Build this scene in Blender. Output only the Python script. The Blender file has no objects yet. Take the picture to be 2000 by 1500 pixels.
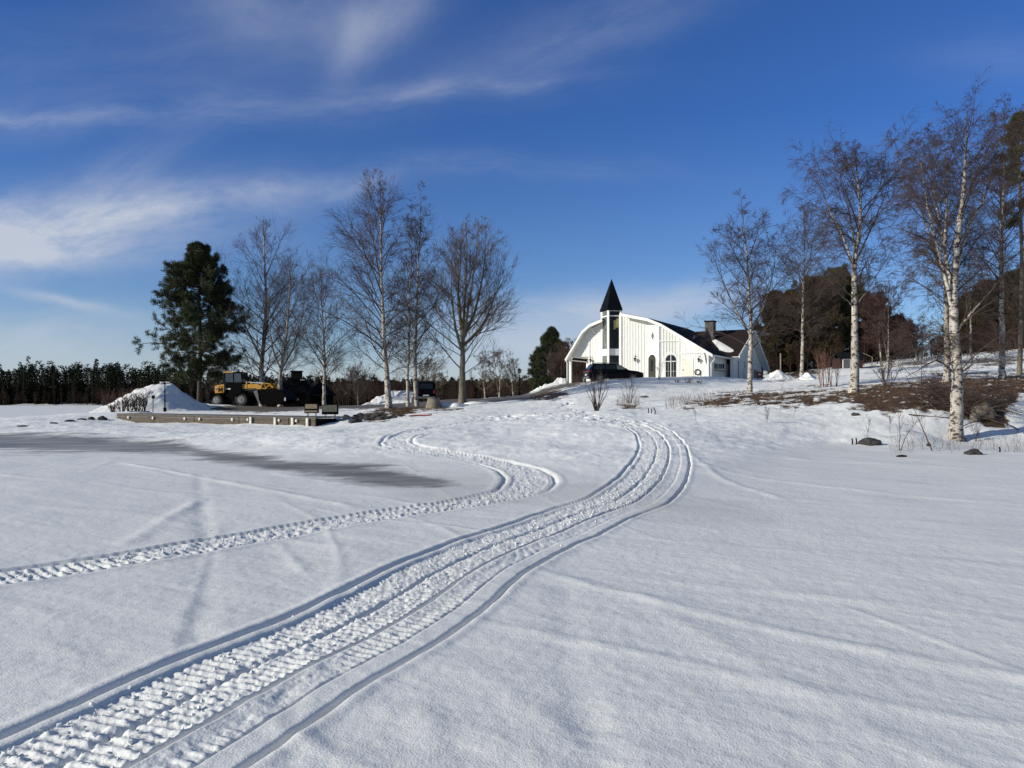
import bpy, math, random
import numpy as np
from mathutils import Vector, Matrix
random.seed(7)
RNG = np.random.default_rng(11)
scene = bpy.context.scene
C = scene.collection
# ------------------------------------------------------------------ camera
EYE = 1.6; F = 1500.0; HX = 1000.0; HY = 783.0
cam_d = bpy.data.cameras.new("camera"); cam = bpy.data.objects.new("camera", cam_d); C.objects.link(cam)
cam.location = (0, 0, EYE); cam.rotation_euler = (math.radians(90), 0, 0)
cam_d.sensor_width = 36; cam_d.lens = 27.0; cam_d.shift_y = (HY - 750) / 2000.0
cam_d.clip_start = 0.05; cam_d.clip_end = 6000
scene.camera = cam
# ------------------------------------------------------------------ sun, sky, exposure
SUN_TO = Vector((-0.93, -0.37, 0)).normalized(); SUN_EL = math.radians(21.5)
sv = Vector((SUN_TO.x * math.cos(SUN_EL), SUN_TO.y * math.cos(SUN_EL), math.sin(SUN_EL)))
sl = bpy.data.lights.new("sun", 'SUN'); sl.energy = 4.7; sl.angle = math.radians(0.5); sl.color = (1.0, 0.95, 0.82)
so = bpy.data.objects.new("sun", sl); C.objects.link(so); so.rotation_euler = sv.to_track_quat('Z', 'Y').to_euler()
so.location = (-40, -20, 40)
scene.view_settings.view_transform = 'Standard'; scene.view_settings.look = 'None'
scene.view_settings.exposure = 0.0; scene.view_settings.gamma = 1
world = bpy.data.worlds.new("World"); scene.world = world; world.use_nodes = True
wt = world.node_tree; wt.nodes.clear()
def wn(t, **k):
    n = wt.nodes.new(t)
    for a, b in k.items(): setattr(n, a, b)
    return n
def wmath(op, a, b=None, c=None):
    n = wn('ShaderNodeMath', operation=op)
    for i, v in enumerate((a, b, c)):
        if v is None: continue
        if isinstance(v, (int, float)): n.inputs[i].default_value = v
        else: wt.links.new(v, n.inputs[i])
    return n.outputs[0]
sky = wn('ShaderNodeTexSky', sky_type='NISHITA', sun_disc=False)
sky.sun_elevation = SUN_EL; sky.sun_rotation = math.atan2(SUN_TO.x, SUN_TO.y) % (2 * math.pi)
sky.altitude = 100; sky.air_density = 1.0; sky.dust_density = 0.15; sky.ozone_density = 2.6
tc = wn('ShaderNodeTexCoord'); sp = wn('ShaderNodeSeparateXYZ'); wt.links.new(tc.outputs['Generated'], sp.inputs[0])
yy = wmath('MAXIMUM', wmath('ABSOLUTE', sp.outputs['Y']), 0.12)
U = wmath('DIVIDE', sp.outputs['X'], yy); V = wmath('DIVIDE', sp.outputs['Z'], yy)
def warped(scale, amt, base):
    cb = wn('ShaderNodeCombineXYZ'); wt.links.new(U, cb.inputs[0]); wt.links.new(V, cb.inputs[1]); cb.inputs[2].default_value = base
    n = wn('ShaderNodeTexNoise'); wt.links.new(cb.outputs[0], n.inputs['Vector']); n.inputs['Scale'].default_value = scale; n.inputs['Detail'].default_value = 4
    s = wn('ShaderNodeSeparateXYZ'); wt.links.new(n.outputs['Color'], s.inputs[0])
    return wmath('MULTIPLY_ADD', wmath('SUBTRACT', s.outputs[0], 0.5), amt, U), wmath('MULTIPLY_ADD', wmath('SUBTRACT', s.outputs[1], 0.5), amt, V)
UW, VW = warped(5.0, 0.06, 3.1)
def cloud(px, py, a, b, rot, strength, sx=3.0, sy=22.0, thr=0.42, seed=0.0, soft=0.3):
    """soft elliptical bank of cirrus in world directions, broken up by stretched noise"""
    cx = (px - HX) / F; cy = (HY - py) / F; c = math.cos(math.radians(rot)); s = math.sin(math.radians(rot))
    du = wmath('SUBTRACT', UW, cx); dv = wmath('SUBTRACT', VW, cy)
    p = wmath('ADD', wmath('MULTIPLY', du, c), wmath('MULTIPLY', dv, s))
    q = wmath('SUBTRACT', wmath('MULTIPLY', dv, c), wmath('MULTIPLY', du, s))
    e = wmath('ADD', wmath('POWER', wmath('ABSOLUTE', wmath('DIVIDE', p, a / F)), 2.0), wmath('POWER', wmath('ABSOLUTE', wmath('DIVIDE', q, b / F)), 2.0))
    m = wmath('POWER', 2.718, wmath('MULTIPLY', e, -1.0))
    cb = wn('ShaderNodeCombineXYZ'); wt.links.new(p, cb.inputs[0]); wt.links.new(q, cb.inputs[1])
    mp = wn('ShaderNodeMapping'); wt.links.new(cb.outputs[0], mp.inputs[0]); mp.inputs['Scale'].default_value = (sx, sy, 1); mp.inputs['Location'].default_value = (seed, seed * 1.7, seed)
    n = wn('ShaderNodeTexNoise'); wt.links.new(mp.outputs[0], n.inputs['Vector']); n.inputs['Scale'].default_value = 1.0
    n.inputs['Detail'].default_value = 9; n.inputs['Roughness'].default_value = 0.68; n.inputs['Distortion'].default_value = 0.25
    r = wn('ShaderNodeMapRange', interpolation_type='SMOOTHSTEP'); wt.links.new(n.outputs[0], r.inputs[0])
    r.inputs[1].default_value = thr - soft * .5; r.inputs[2].default_value = thr + soft * .8
    return wmath('MULTIPLY', wmath('MULTIPLY', m, r.outputs[0]), strength)
parts = [cloud(60, 450, 330, 72, 4, 1.25, 7, 20, .38, 1.0, .55), cloud(120, 440, 300, 50, 35, .35, 3, 26, .45, 1.5, .6), cloud(330, 400, 280, 36, 8, .6, 9, 22, .45, 2.0, .5), cloud(620, 372, 170, 24, 8, .42, 10, 16, .45, 8.8, .5),
         cloud(0, 505, 230, 30, 3, .7, 6, 24, .40, 7.0, .4), cloud(520, 20, 210, 75, -8, .34, 4, 6, .40, 3.3, .6), cloud(690, 70, 45, 95, -22, .30, 9, 4, .40, 3.9, .6), cloud(790, 0, 130, 60, 35, .34, 5, 10, .40, 4.0, .5),
         cloud(1160, 55, 300, 60, 20, .28, 4, 12, .42, 5.0, .6), cloud(1010, 120, 220, 40, 16, .09, 4, 16, .42, 5.5, .6), cloud(350, 215, 640, 42, 3, .20, 6, 30, .47, 6.0, .5), cloud(900, 172, 230, 18, 5, .26, 9, 34, .45, 6.7, .4), cloud(80, 222, 220, 16, -3, .3, 7, 34, .42, 6.9, .4),
         cloud(980, 325, 330, 24, -3, .14, 8, 30, .46, 8.0, .4), cloud(120, 592, 110, 10, -14, .5, 6, 20, .36, 9.0, .4), cloud(60, 665, 320, 60, 0, .62, 3, 12, .30, 10.0, .5), cloud(1160, 605, 240, 36, 4, .8, 4, 18, .38, 11.0, .45),
         cloud(1060, 680, 260, 55, 0, .75, 3, 9, .26, 12.0, .5), cloud(1330, 580, 100, 26, 6, .45, 5, 14, .36, 12.7, .4), cloud(600, 735, 900, 38, 0, .42, 2, 8, .15, 13.0, .4), cloud(1960, 110, 160, 60, 0, .10, 4, 14, .4, 14.0, .5), cloud(250, 120, 500, 90, 5, .14, 3, 12, .38, 15.0, .5)]
tot = parts[0]
for p_ in parts[1:]: tot = wmath('ADD', tot, p_)
tot = wmath('MINIMUM', tot, 0.93)
tint = wn('ShaderNodeMix', data_type='RGBA', blend_type='MULTIPLY'); tint.inputs[0].default_value = 1
wt.links.new(sky.outputs[0], tint.inputs[6]); tg = wn('ShaderNodeMix', data_type='RGBA'); tf = wn('ShaderNodeMapRange'); wt.links.new(V, tf.inputs[0]); tf.inputs[1].default_value = 0.0; tf.inputs[2].default_value = 0.38
wt.links.new(tf.outputs[0], tg.inputs[0]); tg.inputs[6].default_value = (.66, .76, .96, 1); tg.inputs[7].default_value = (.29, .53, .97, 1); 
th2 = wn('ShaderNodeMix', data_type='RGBA'); tf2 = wn('ShaderNodeMapRange'); wt.links.new(V, tf2.inputs[0]); tf2.inputs[1].default_value = 0.6; tf2.inputs[2].default_value = 1.3   # sky above the view tinted whiter, added to cut blue light on snow
wt.links.new(tf2.outputs[0], th2.inputs[0]); wt.links.new(tg.outputs[2], th2.inputs[6]); th2.inputs[7].default_value = (.95, .86, .80, 1); wt.links.new(th2.outputs[2], tint.inputs[7])
SKYTINT = tint
mixc = wn('ShaderNodeMix', data_type='RGBA'); wt.links.new(tot, mixc.inputs[0]); wt.links.new(tint.outputs[2], mixc.inputs[6])
mixc.inputs[7].default_value = (4.7, 5.1, 5.9, 1)
bg = wn('ShaderNodeBackground'); bg.inputs[1].default_value = 0.117; wt.links.new(mixc.outputs[2], bg.inputs[0])
wo = wn('ShaderNodeOutputWorld'); wt.links.new(bg.outputs[0], wo.inputs[0])

# ------------------------------------------------------------------ materials
def mat(name, col=(.5, .5, .5), rough=.6, metal=0.0, spec=None, col2=None, scale=8.0, bump=0.0, bscale=40.0, stretch=None, emit=None, island=False):
    m = bpy.data.materials.new(name); m.use_nodes = True; t = m.node_tree; b = t.nodes['Principled BSDF']
    b.inputs['Base Color'].default_value = (*col, 1); b.inputs['Roughness'].default_value = rough; b.inputs['Metallic'].default_value = metal
    if spec is not None: b.inputs['Specular IOR Level'].default_value = spec
    tc = t.nodes.new('ShaderNodeTexCoord'); vec = tc.outputs['Object']
    if stretch:
        mp = t.nodes.new('ShaderNodeMapping'); mp.inputs['Scale'].default_value = stretch; t.links.new(vec, mp.inputs[0]); vec = mp.outputs[0]
    if col2 is not None:
        mx = t.nodes.new('ShaderNodeMix'); mx.data_type = 'RGBA'; mx.inputs[6].default_value = (*col, 1); mx.inputs[7].default_value = (*col2, 1)
        if island:
            g = t.nodes.new('ShaderNodeNewGeometry'); t.links.new(g.outputs['Random Per Island'], mx.inputs[0])
        else:
            n = t.nodes.new('ShaderNodeTexNoise'); n.inputs['Scale'].default_value = scale; n.inputs['Detail'].default_value = 5; n.inputs['Roughness'].default_value = .65
            t.links.new(vec, n.inputs['Vector'])
            r = t.nodes.new('ShaderNodeMapRange'); r.inputs[1].default_value = .35; r.inputs[2].default_value = .65; t.links.new(n.outputs[0], r.inputs[0]); t.links.new(r.outputs[0], mx.inputs[0])
        t.links.new(mx.outputs[2], b.inputs['Base Color'])
    if bump:
        n = t.nodes.new('ShaderNodeTexNoise'); n.inputs['Scale'].default_value = bscale; n.inputs['Detail'].default_value = 6; t.links.new(vec, n.inputs['Vector'])
        bp = t.nodes.new('ShaderNodeBump'); bp.inputs['Strength'].default_value = bump; bp.inputs['Distance'].default_value = .05; t.links.new(n.outputs[0], bp.inputs['Height']); t.links.new(bp.outputs[0], b.inputs['Normal'])
    if emit: b.inputs['Emission Color'].default_value = (*emit, 1); b.inputs['Emission Strength'].default_value = 1
    return m
M = {}
M['white'] = mat('white_boards', (.82, .815, .755), .55, col2=(.75, .745, .69), scale=3, stretch=(3, 3, .5), bump=.1, bscale=20)
M['white_trim'] = mat('white_trim', (.86, .85, .80), .5, col2=(.80, .79, .74), scale=6)
M['cream'] = mat('cream_door', (.74, .71, .57), .5, col2=(.70, .67, .54), scale=4)
M['roof'] = mat('black_roof', (.007, .007, .009), .85, col2=(.014, .0135, .015), scale=6, spec=.08)
M['roof_brown'] = mat('brown_tiles', (.030, .017, .014), .85, col2=(.013, .009, .008), scale=5, spec=.2, bump=.5, bscale=12)
M['spire'] = mat('spire_metal', (.004, .0045, .008), .7, spec=.06, col2=(.007, .0075, .011), scale=3)
M['glass'] = mat('dark_glass', (.012, .014, .014), .06, spec=.6)
M['glass_pale'] = mat('pale_glass', (.16, .19, .18), .12, spec=.6, col2=(.09, .11, .1), scale=3)
M['black'] = mat('black_metal', (.0025, .0025, .003), .7, col2=(.005, .0045, .004), scale=6, spec=.04)
M['paintblack'] = mat('black_car_paint', (.002, .002, .0035), .3, spec=.16)
M['rubber'] = mat('tyre_rubber', (.014, .014, .014), .85, col2=(.03, .027, .023), scale=12, bump=.4)
M['chrome'] = mat('pale_metal', (.32, .32, .32), .45, metal=.5, col2=(.16, .16, .16), scale=6)
M['grey'] = mat('grey_metal', (.16, .17, .17), .5, col2=(.10, .10, .10), scale=7)
M['yellow'] = mat('yellow_paint', (.62, .32, .035), .45, col2=(.50, .25, .03), scale=4, bump=.05)
M['red'] = mat('red_plastic', (.5, .03, .03), .5, col2=(.4, .025, .03), scale=4)
M['tail'] = mat('tail_lamp', (.16, .01, .012), .25)
M['pad'] = mat('pale_rubber_pads', (.62, .60, .52), .6, col2=(.40, .38, .33), scale=9)
M['brick'] = mat('chimney_stone', (.13, .12, .10), .85, col2=(.07, .06, .055), scale=7, bump=.4)
M['darkwood'] = mat('dark_timber', (.0045, .004, .0038), .85, spec=.1, col2=(.008, .007, .006), scale=6, stretch=(1, 1, 5), bump=.3)
M['quay'] = mat('quay_wood', (.115, .09, .062), .85, col2=(.055, .043, .032), scale=4, stretch=(.6, .6, 6), bump=.4)
M['deck'] = mat('deck_wood', (.10, .095, .09), .8, col2=(.055, .05, .048), scale=5, stretch=(1, 6, 1), bump=.2)
M['beige'] = mat('weathered_board', (.34, .27, .17), .8, col2=(.2, .15, .09), scale=7, stretch=(1, 1, 4), bump=.3)
M['concrete'] = mat('concrete', (.25, .215, .16), .9, col2=(.16, .135, .10), scale=5, bump=.5, bscale=18)
M['rock'] = mat('rock', (.022, .021, .02), .85, col2=(.055, .052, .047), scale=5, bump=.9, bscale=7)
M['rock_tan'] = mat('tan_rock', (.17, .14, .11), .85, col2=(.07, .056, .045), scale=4, bump=.9, bscale=6)
M['lamp_glass'] = mat('lamp_glass', (.55, .56, .55), .25)
M['redwall'] = mat('red_barn_paint', (.035, .008, .007), .8, col2=(.02, .006, .005), scale=5)
M['rust'] = mat('rusty_bin', (.24, .10, .045), .8, col2=(.16, .06, .03), scale=5)
M['green'] = mat('green_shutter', (.05, .085, .075), .6, col2=(.035, .06, .055), scale=5)
def bark_birch():
    m = mat('birch_bark', (.70, .64, .56), .75); t = m.node_tree; b = t.nodes['Principled BSDF']
    tc = t.nodes.new('ShaderNodeTexCoord')
    def noise(sc, stretch, lo, hi, det=4):
        mp = t.nodes.new('ShaderNodeMapping'); mp.inputs['Scale'].default_value = stretch; t.links.new(tc.outputs['Object'], mp.inputs[0])
        n = t.nodes.new('ShaderNodeTexNoise'); n.inputs['Scale'].default_value = sc; n.inputs['Detail'].default_value = det; t.links.new(mp.outputs[0], n.inputs['Vector'])
        r = t.nodes.new('ShaderNodeMapRange'); r.inputs[1].default_value = lo; r.inputs[2].default_value = hi; t.links.new(n.outputs[0], r.inputs[0]); return r.outputs[0]
    a = noise(1.6, (3, 3, 5.0), .53, .60, 6); g = noise(1.2, (2, 2, 2), .35, .7); f = noise(9, (1, 1, 3), .56, .62)
    m1 = t.nodes.new('ShaderNodeMix'); m1.data_type = 'RGBA'; t.links.new(g, m1.inputs[0]); m1.inputs[6].default_value = (.56, .51, .43, 1); m1.inputs[7].default_value = (.28, .235, .19, 1)
    at = t.nodes.new('ShaderNodeAttribute'); at.attribute_name = 'dark'
    mx = t.nodes.new('ShaderNodeMath'); mx.operation = 'MAXIMUM'; t.links.new(a, mx.inputs[0]); t.links.new(f, mx.inputs[1])
    # darker bark where the stem is thin (twiggy top) or rough (foot): stored per ring
    md = t.nodes.new('ShaderNodeMath'); md.operation = 'ADD'; md.use_clamp = True; t.links.new(mx.outputs[0], md.inputs[0]); t.links.new(at.outputs['Fac'], md.inputs[1])
    m2 = t.nodes.new('ShaderNodeMix'); m2.data_type = 'RGBA'; t.links.new(md.outputs[0], m2.inputs[0]); t.links.new(m1.outputs[2], m2.inputs[6]); m2.inputs[7].default_value = (.045, .032, .026, 1)
    t.links.new(m2.outputs[2], b.inputs['Base Color'])
    n = t.nodes.new('ShaderNodeTexNoise'); n.inputs['Scale'].default_value = 14; t.links.new(tc.outputs['Object'], n.inputs['Vector'])
    bp = t.nodes.new('ShaderNodeBump'); bp.inputs['Strength'].default_value = .6; bp.inputs['Distance'].default_value = .03; t.links.new(n.outputs[0], bp.inputs['Height']); t.links.new(bp.outputs[0], b.inputs['Normal'])
    return m
M['birch'] = bark_birch()
M['bark_grey'] = mat('grey_bark', (.20, .17, .12), .85, col2=(.11, .095, .07), scale=5, stretch=(2, 2, .6), bump=.6, bscale=14)
M['bark_pine'] = mat('pine_bark', (.07, .046, .032), .9, col2=(.03, .022, .017), scale=6, bump=.7, bscale=12)
M['twig'] = mat('birch_twigs', (.085, .055, .043), .7, col2=(.04, .027, .022), island=True, spec=.3)
M['twig_tan'] = mat('tan_twigs', (.15, .105, .06), .7, col2=(.075, .05, .035), island=True, spec=.3)
M['twig_red'] = mat('reddish_twigs', (.085, .042, .034), .7, col2=(.04, .022, .018), island=True, spec=.3)
M['twig_orange'] = mat('orange_stems', (.30, .15, .085), .7, col2=(.16, .075, .05), island=True)
M['needle'] = mat('pine_needles', (.062, .070, .022), .65, col2=(.020, .028, .010), island=True, spec=.3)
M['needle_dark'] = mat('spruce_needles', (.020, .030, .013), .7, col2=(.010, .015, .008), island=True, spec=.2)
M['needle_brown'] = mat('brown_green_needles', (.075, .055, .024), .7, col2=(.022, .020, .011), island=True, spec=.2)
M['wood_far'] = mat('far_needles', (.019, .025, .012), .85, col2=(.008, .011, .006), island=True, spec=.05)
M['wood_bare'] = mat('far_bare_trees', (.060, .036, .028), .85, col2=(.025, .017, .014), island=True, spec=.05)
M['grass'] = mat('dead_grass', (.16, .092, .042), .85, col2=(.06, .033, .018), island=True, spec=.1)
M['stick'] = mat('pale_dead_wood', (.36, .29, .22), .8, col2=(.18, .13, .10), island=True)

# ------------------------------------------------------------------ mesh helpers
class MB:
    def __init__(s): s.v = []; s.f = []; s.n = 0; s.a = []
    def add(s, v, f, a=None):
        v = np.asarray(v, float).reshape(-1, 3)
        s.v.append(v); s.f += [tuple(i + s.n for i in q) for q in f]; s.n += len(v)
        return s
    def box(s, x0, x1, y0, y1, z0, z1):
        v = [(x, y, z) for z in (z0, z1) for y in (y0, y1) for x in (x0, x1)]
        return s.add(v, [(0, 2, 3, 1), (4, 5, 7, 6), (0, 1, 5, 4), (2, 6, 7, 3), (0, 4, 6, 2), (1, 3, 7, 5)])
    def prism(s, bottom, top):
        n = len(bottom); f = [tuple(range(n))[::-1], tuple(range(n, 2 * n))] + [(i, (i + 1) % n, n + (i + 1) % n, n + i) for i in range(n)]
        return s.add(list(bottom) + list(top), f)
    def extrude_y(s, poly, y0, y1):      # poly of (x, z)
        return s.prism([(x, y0, z) for x, z in poly], [(x, y1, z) for x, z in poly])
    def extrude_x(s, poly, x0, x1):      # poly of (y, z)
        return s.prism([(x0, y, z) for y, z in poly], [(x1, y, z) for y, z in poly])
    def extrude_z(s, poly, z0, z1):
        return s.prism([(x, y, z0) for x, y in poly], [(x, y, z1) for x, y in poly])
    def tube(s, pts, r, k=8):
        P = np.array([pts], float); R = np.array([r if hasattr(r, '__len__') else [r] * len(pts)], float)
        v, f = tubes(P, R, k, caps=True); return s.add(v, f)
    def cyl(s, p, axis, r, h, k=16, r2=None):
        a = Vector(axis).normalized(); p = Vector(p)
        return s.tube([tuple(p - a * h / 2), tuple(p + a * h / 2)], [r, r if r2 is None else r2], k)
    def blob(s, c, r, seed=0, amp=.25, sub=2, flat=None):
        import bmesh
        bm = bmesh.new(); bmesh.ops.create_icosphere(bm, subdivisions=sub, radius=1); rr = np.random.default_rng(seed)
        ph = rr.uniform(0, 6, 9); fr = rr.uniform(1.2, 3.6, 9); v = []
        for q in bm.verts:
            p = np.array(q.co); k = 1 + amp * (math.sin(fr[0] * p[0] + ph[0]) * math.sin(fr[1] * p[1] + ph[1]) + .6 * math.sin(fr[2] * 2 * p[2] + ph[2]) * math.sin(fr[3] * 2 * p[0] + ph[3])) + rr.uniform(-.05, .05)
            w = p * k * np.array(r) + np.array(c)
            if flat is not None: w[2] = max(w[2], flat)
            v.append(w)
        f = [tuple(x.index for x in q.verts) for q in bm.faces]; bm.free(); return s.add(v, f)
    def build(s, name, m, parent=None, smooth=False, bevel=0):
        me = bpy.data.meshes.new(name); me.from_pydata(np.concatenate(s.v).tolist(), [], s.f); me.update()
        o = bpy.data.objects.new(name, me); C.objects.link(o); me.materials.append(m)
        if smooth: me.polygons.foreach_set('use_smooth', [True] * len(me.polygons))
        if bevel:
            b = o.modifiers.new('bevel', 'BEVEL'); b.width = bevel; b.segments = 2; b.limit_method = 'ANGLE'
        if parent: o.parent = parent
        return o
def tubes(P, R, K, caps=False):
    """P (N,S,3) polylines, R (N,S) radii -> verts, quads"""
    N, S, _ = P.shape; T = np.gradient(P, axis=1); T /= np.linalg.norm(T, axis=2, keepdims=True) + 1e-9
    ref = np.where(np.abs(T[:, :1, 2:3]) > .9, np.array([[[1., 0, 0]]]), np.array([[[0, 0, 1.]]]))
    A = np.cross(T, ref); A /= np.linalg.norm(A, axis=2, keepdims=True) + 1e-9; B = np.cross(T, A)
    an = np.arange(K) * 2 * np.pi / K
    V = P[:, :, None] + R[:, :, None, None] * (np.cos(an)[None, None, :, None] * A[:, :, None] + np.sin(an)[None, None, :, None] * B[:, :, None])
    idx = np.arange(N * S * K).reshape(N, S, K); a = idx[:, :-1]; b = idx[:, 1:]
    q = np.stack([a, np.roll(a, -1, 2), np.roll(b, -1, 2), b], -1).reshape(-1, 4)
    if caps:
        f = [tuple(x) for x in q.tolist()]
        for i in range(N): f.append(tuple(idx[i, 0][::-1].tolist())); f.append(tuple(idx[i, -1].tolist()))
        return V.reshape(-1, 3), f
    return V.reshape(-1, 3), q
def np_mesh(name, V, Q, m, parent=None, smooth=True, attrs=None):
    """fast mesh from numpy verts and faces of one size (tri or quad)"""
    me = bpy.data.meshes.new(name); k = Q.shape[1]; me.vertices.add(len(V)); me.vertices.foreach_set('co', np.asarray(V, np.float32).ravel())
    me.loops.add(Q.size); me.loops.foreach_set('vertex_index', Q.astype(np.int32).ravel())
    me.polygons.add(len(Q)); me.polygons.foreach_set('loop_start', (np.arange(len(Q)) * k).astype(np.int32))
    me.polygons.foreach_set('use_smooth', np.full(len(Q), smooth))
    if attrs:
        for an, av in attrs.items():
            at = me.attributes.new(an, 'FLOAT', 'POINT'); at.data.foreach_set('value', np.asarray(av, np.float32))
    me.update(calc_edges=True); me.materials.append(m)
    o = bpy.data.objects.new(name, me); C.objects.link(o)
    if parent: o.parent = parent
    return o
def tag(o, label=None, cat=None, group=None, kind=None):
    if label: o['label'] = label
    if cat: o['category'] = cat
    if group: o['group'] = group
    if kind: o['kind'] = kind
    return o
def empty(name, loc, rz=0, label=None, cat=None, group=None):
    o = bpy.data.objects.new(name, None); C.objects.link(o); o.location = loc; o.rotation_euler = (0, 0, rz); o.empty_display_size = .3
    return tag(o, label, cat, group)
# ------------------------------------------------------------------ numpy noise
def _hash(ix, iy, s):
    h = (ix.astype(np.int64) * 374761393 + iy.astype(np.int64) * 668265263 + s * 974634777) & 0x7fffffff
    h = ((h ^ (h >> 13)) * 1274126177) & 0x7fffffff
    return ((h ^ (h >> 16)) & 0xffff) / 65535.0
def vnoise(x, y, s=0):
    ix = np.floor(x); iy = np.floor(y); fx = x - ix; fy = y - iy; fx = fx * fx * fx * (fx * (fx * 6 - 15) + 10); fy = fy * fy * fy * (fy * (fy * 6 - 15) + 10)
    a = _hash(ix, iy, s); b = _hash(ix + 1, iy, s); c = _hash(ix, iy + 1, s); d = _hash(ix + 1, iy + 1, s)
    return (a + (b - a) * fx) * (1 - fy) + (c + (d - c) * fx) * fy - .5
def fbm(x, y, s=0, o=4, g=.5):
    r = 0; a = 1
    for i in range(o):
        r = r + a * vnoise(x * 2 ** i + 17.3 * i, y * 2 ** i - 9.1 * i, s + i); a *= g
    return r
def sstep(a, b, x):
    t = np.clip((x - a) / (b - a), 0, 1); return t * t * (3 - 2 * t)
# ------------------------------------------------------------------ terrain
def P3(px, py, Y): return ((px - HX) / F * Y, Y, EYE + (HY - py) / F * Y)
ctl = [P3(*p) for p in [
    (-300, 835, 38), (0, 831, 37), (150, 822, 41), (228, 816, 46), (100, 850, 31), (228, 824, 45), (420, 829, 40.5), (617, 835, 36), (657, 826, 37.5),
    (240, 806, 52), (430, 802, 62), (600, 801, 56), (620, 806, 45), (430, 801, 72), (560, 797, 74), (700, 800, 54), (700, 806, 46), (740, 791, 76), (800, 795, 54),
    (903, 779, 62), (900, 791, 50), (1000, 776, 66), (1000, 785, 52), (1060, 769, 62), (1110, 751, 64), (1145, 746, 66), (1085, 752, 68), (1050, 766, 70),
    (1000, 790, 105), (700, 795, 110), (1160, 744, 64), (1200, 741, 61), (1230, 739, 61), (1310, 737, 62), (1400, 737, 62), (1470, 744, 65),
    (1275, 740, 68.5), (1385, 738, 66), (1480, 745, 80), (1300, 740, 85),
    (1165, 803, 38), (1228, 787, 44), (1150, 775, 49), (1100, 770, 54), (1100, 808, 34), (1300, 791, 41), (1300, 770, 50), (1230, 760, 52), (1464, 768, 46), (1460, 750, 57), (1380, 755, 54),
    (1340, 793, 39), (1400, 783, 41), (1500, 785, 37), (1600, 787, 35), (1668, 764, 38), (1700, 792, 32.5), (1720, 812, 30.5), (1800, 803, 30.5), (1560, 770, 42),
    (1750, 835, 28.5), (1780, 858, 27), (1866, 862, 28.0), (1960, 838, 29.5), (2000, 800, 31.5), (1990, 765, 35), (2060, 735, 40), (1850, 746, 39), (1950, 742, 41), (1755, 752, 41),
    (1560, 741, 60), (1510, 742, 68), (1600, 722, 74), (1700, 720, 70), (1700, 748, 48), (1780, 718, 74), (1900, 702, 68), (2000, 684, 70), (2000, 722, 54), (1850, 728, 55),
    (1900, 690, 100), (2300, 660, 75), (2400, 740, 42), (1600, 715, 100), (2300, 800, 34),
    (1400, 822, 30), (1500, 830, 28.5), (1400, 862, 23.5), (1350, 905, 17.5), (1600, 851, 27.5), (1300, 850, 24), (1200, 850, 24), (1000, 850, 25), (800, 850, 25.5),
    (800, 822, 33), (1000, 818, 33), (600, 862, 24), (400, 850, 28.5), (700, 812, 40), (760, 797, 48), (1080, 880, 20.5), (1250, 900, 18), (900, 900, 19),
    (388, 790, 68), (260, 803, 60), (900, 806, 40), (1250, 812, 33)]]
def zc(px, Y, z=0.): return ((px - HX) / F * Y, Y, z)
lake = [(0, 30.4), (200, 28.2), (400, 23.5), (600, 18.2), (800, 15.1), (1050, 13.2), (1250, 12.0), (1400, 13.4), (1500, 17.5), (1600, 23.0), (1700, 25.3), (1866, 26.3), (2000, 27), (2300, 28)]
ctl += [zc(p, y, 0) for p, y in lake] + [zc(p, y * .82, -.1) for p, y in lake] + [zc(p, y * .6, -.15) for p, y in lake] + [zc(p, y * .3, -.15) for p, y in lake[::2]]
ctl += [(0, 0, -.2), (-30, 0, -.3), (30, 0, -.3), (0, -40, -.4), (-80, -60, -.5), (80, -60, -.5), (-60, 40, -.3), (-50, 62, -.3), (-36, 64, -.1), (-60, 90, -.5), (-40, 100, -.4),
        (-120, 60, -.6), (-150, 180, -.6), (-60, 160, -.4), (0, 170, -.1), (60, 160, 6), (130, 120, 12), (120, 40, 6), (100, 0, 1), (60, 14, -.2), (55, 30, 1.5), (0, 300, 0), (-150, 400, 0), (150, 300, 14), (300, 200, 16), (200, 60, 8)]
ctl = np.array(ctl); _c2 = 2.0 ** 2
_D = np.sqrt(((ctl[:, None, :2] - ctl[None, :, :2]) ** 2).sum(-1) + _c2)
_W = np.linalg.solve(_D + np.eye(len(ctl)) * -0.02, ctl[:, 2])
def hbase(X, Y):
    X = np.asarray(X, float); Y = np.asarray(Y, float); sh = X.shape; X = X.ravel(); Y = Y.ravel(); z = np.empty_like(X)
    for i in range(0, len(X), 60000):
        d = np.sqrt((X[i:i + 60000, None] - ctl[None, :, 0]) ** 2 + (Y[i:i + 60000, None] - ctl[None, :, 1]) ** 2 + _c2); z[i:i + 60000] = d @ _W
    R = np.hypot(X, Y); z = z * (1 - sstep(230, 420, R)) + np.where(R > 230, sstep(230, 420, R) * np.where(X > 20, 6, 0), 0)
    k = .06
    return (np.where(z / k > 30, z, k * np.log1p(np.exp(np.clip(z / k, -40, 30))))).reshape(sh)   # soft floor at the lake ice
def h1(X, Y): return float(hbase(np.array([X]), np.array([Y]))[0])
def ground(px, Y): X = (px - HX) / F * Y; return Vector((X, Y, h1(X, Y)))
_Ys = np.concatenate([np.linspace(2.2, 60, 2400), np.linspace(60.1, 200, 900)])
def hit(px, py):
    X = (px - HX) / F * _Ys; z = hbase(X, _Ys); ray = EYE + (HY - py) / F * _Ys; k = np.argmax(z >= ray)
    if not (z >= ray).any(): k = len(_Ys) - 1
    if k > 0:
        a = (z - ray)[k - 1]; b = (z - ray)[k]; t = -a / (b - a + 1e-9); Yv = _Ys[k - 1] + t * (_Ys[k] - _Ys[k - 1])
    else: Yv = _Ys[0]
    X = (px - HX) / F * Yv; return Vector((X, Yv, h1(X, Yv)))
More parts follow.
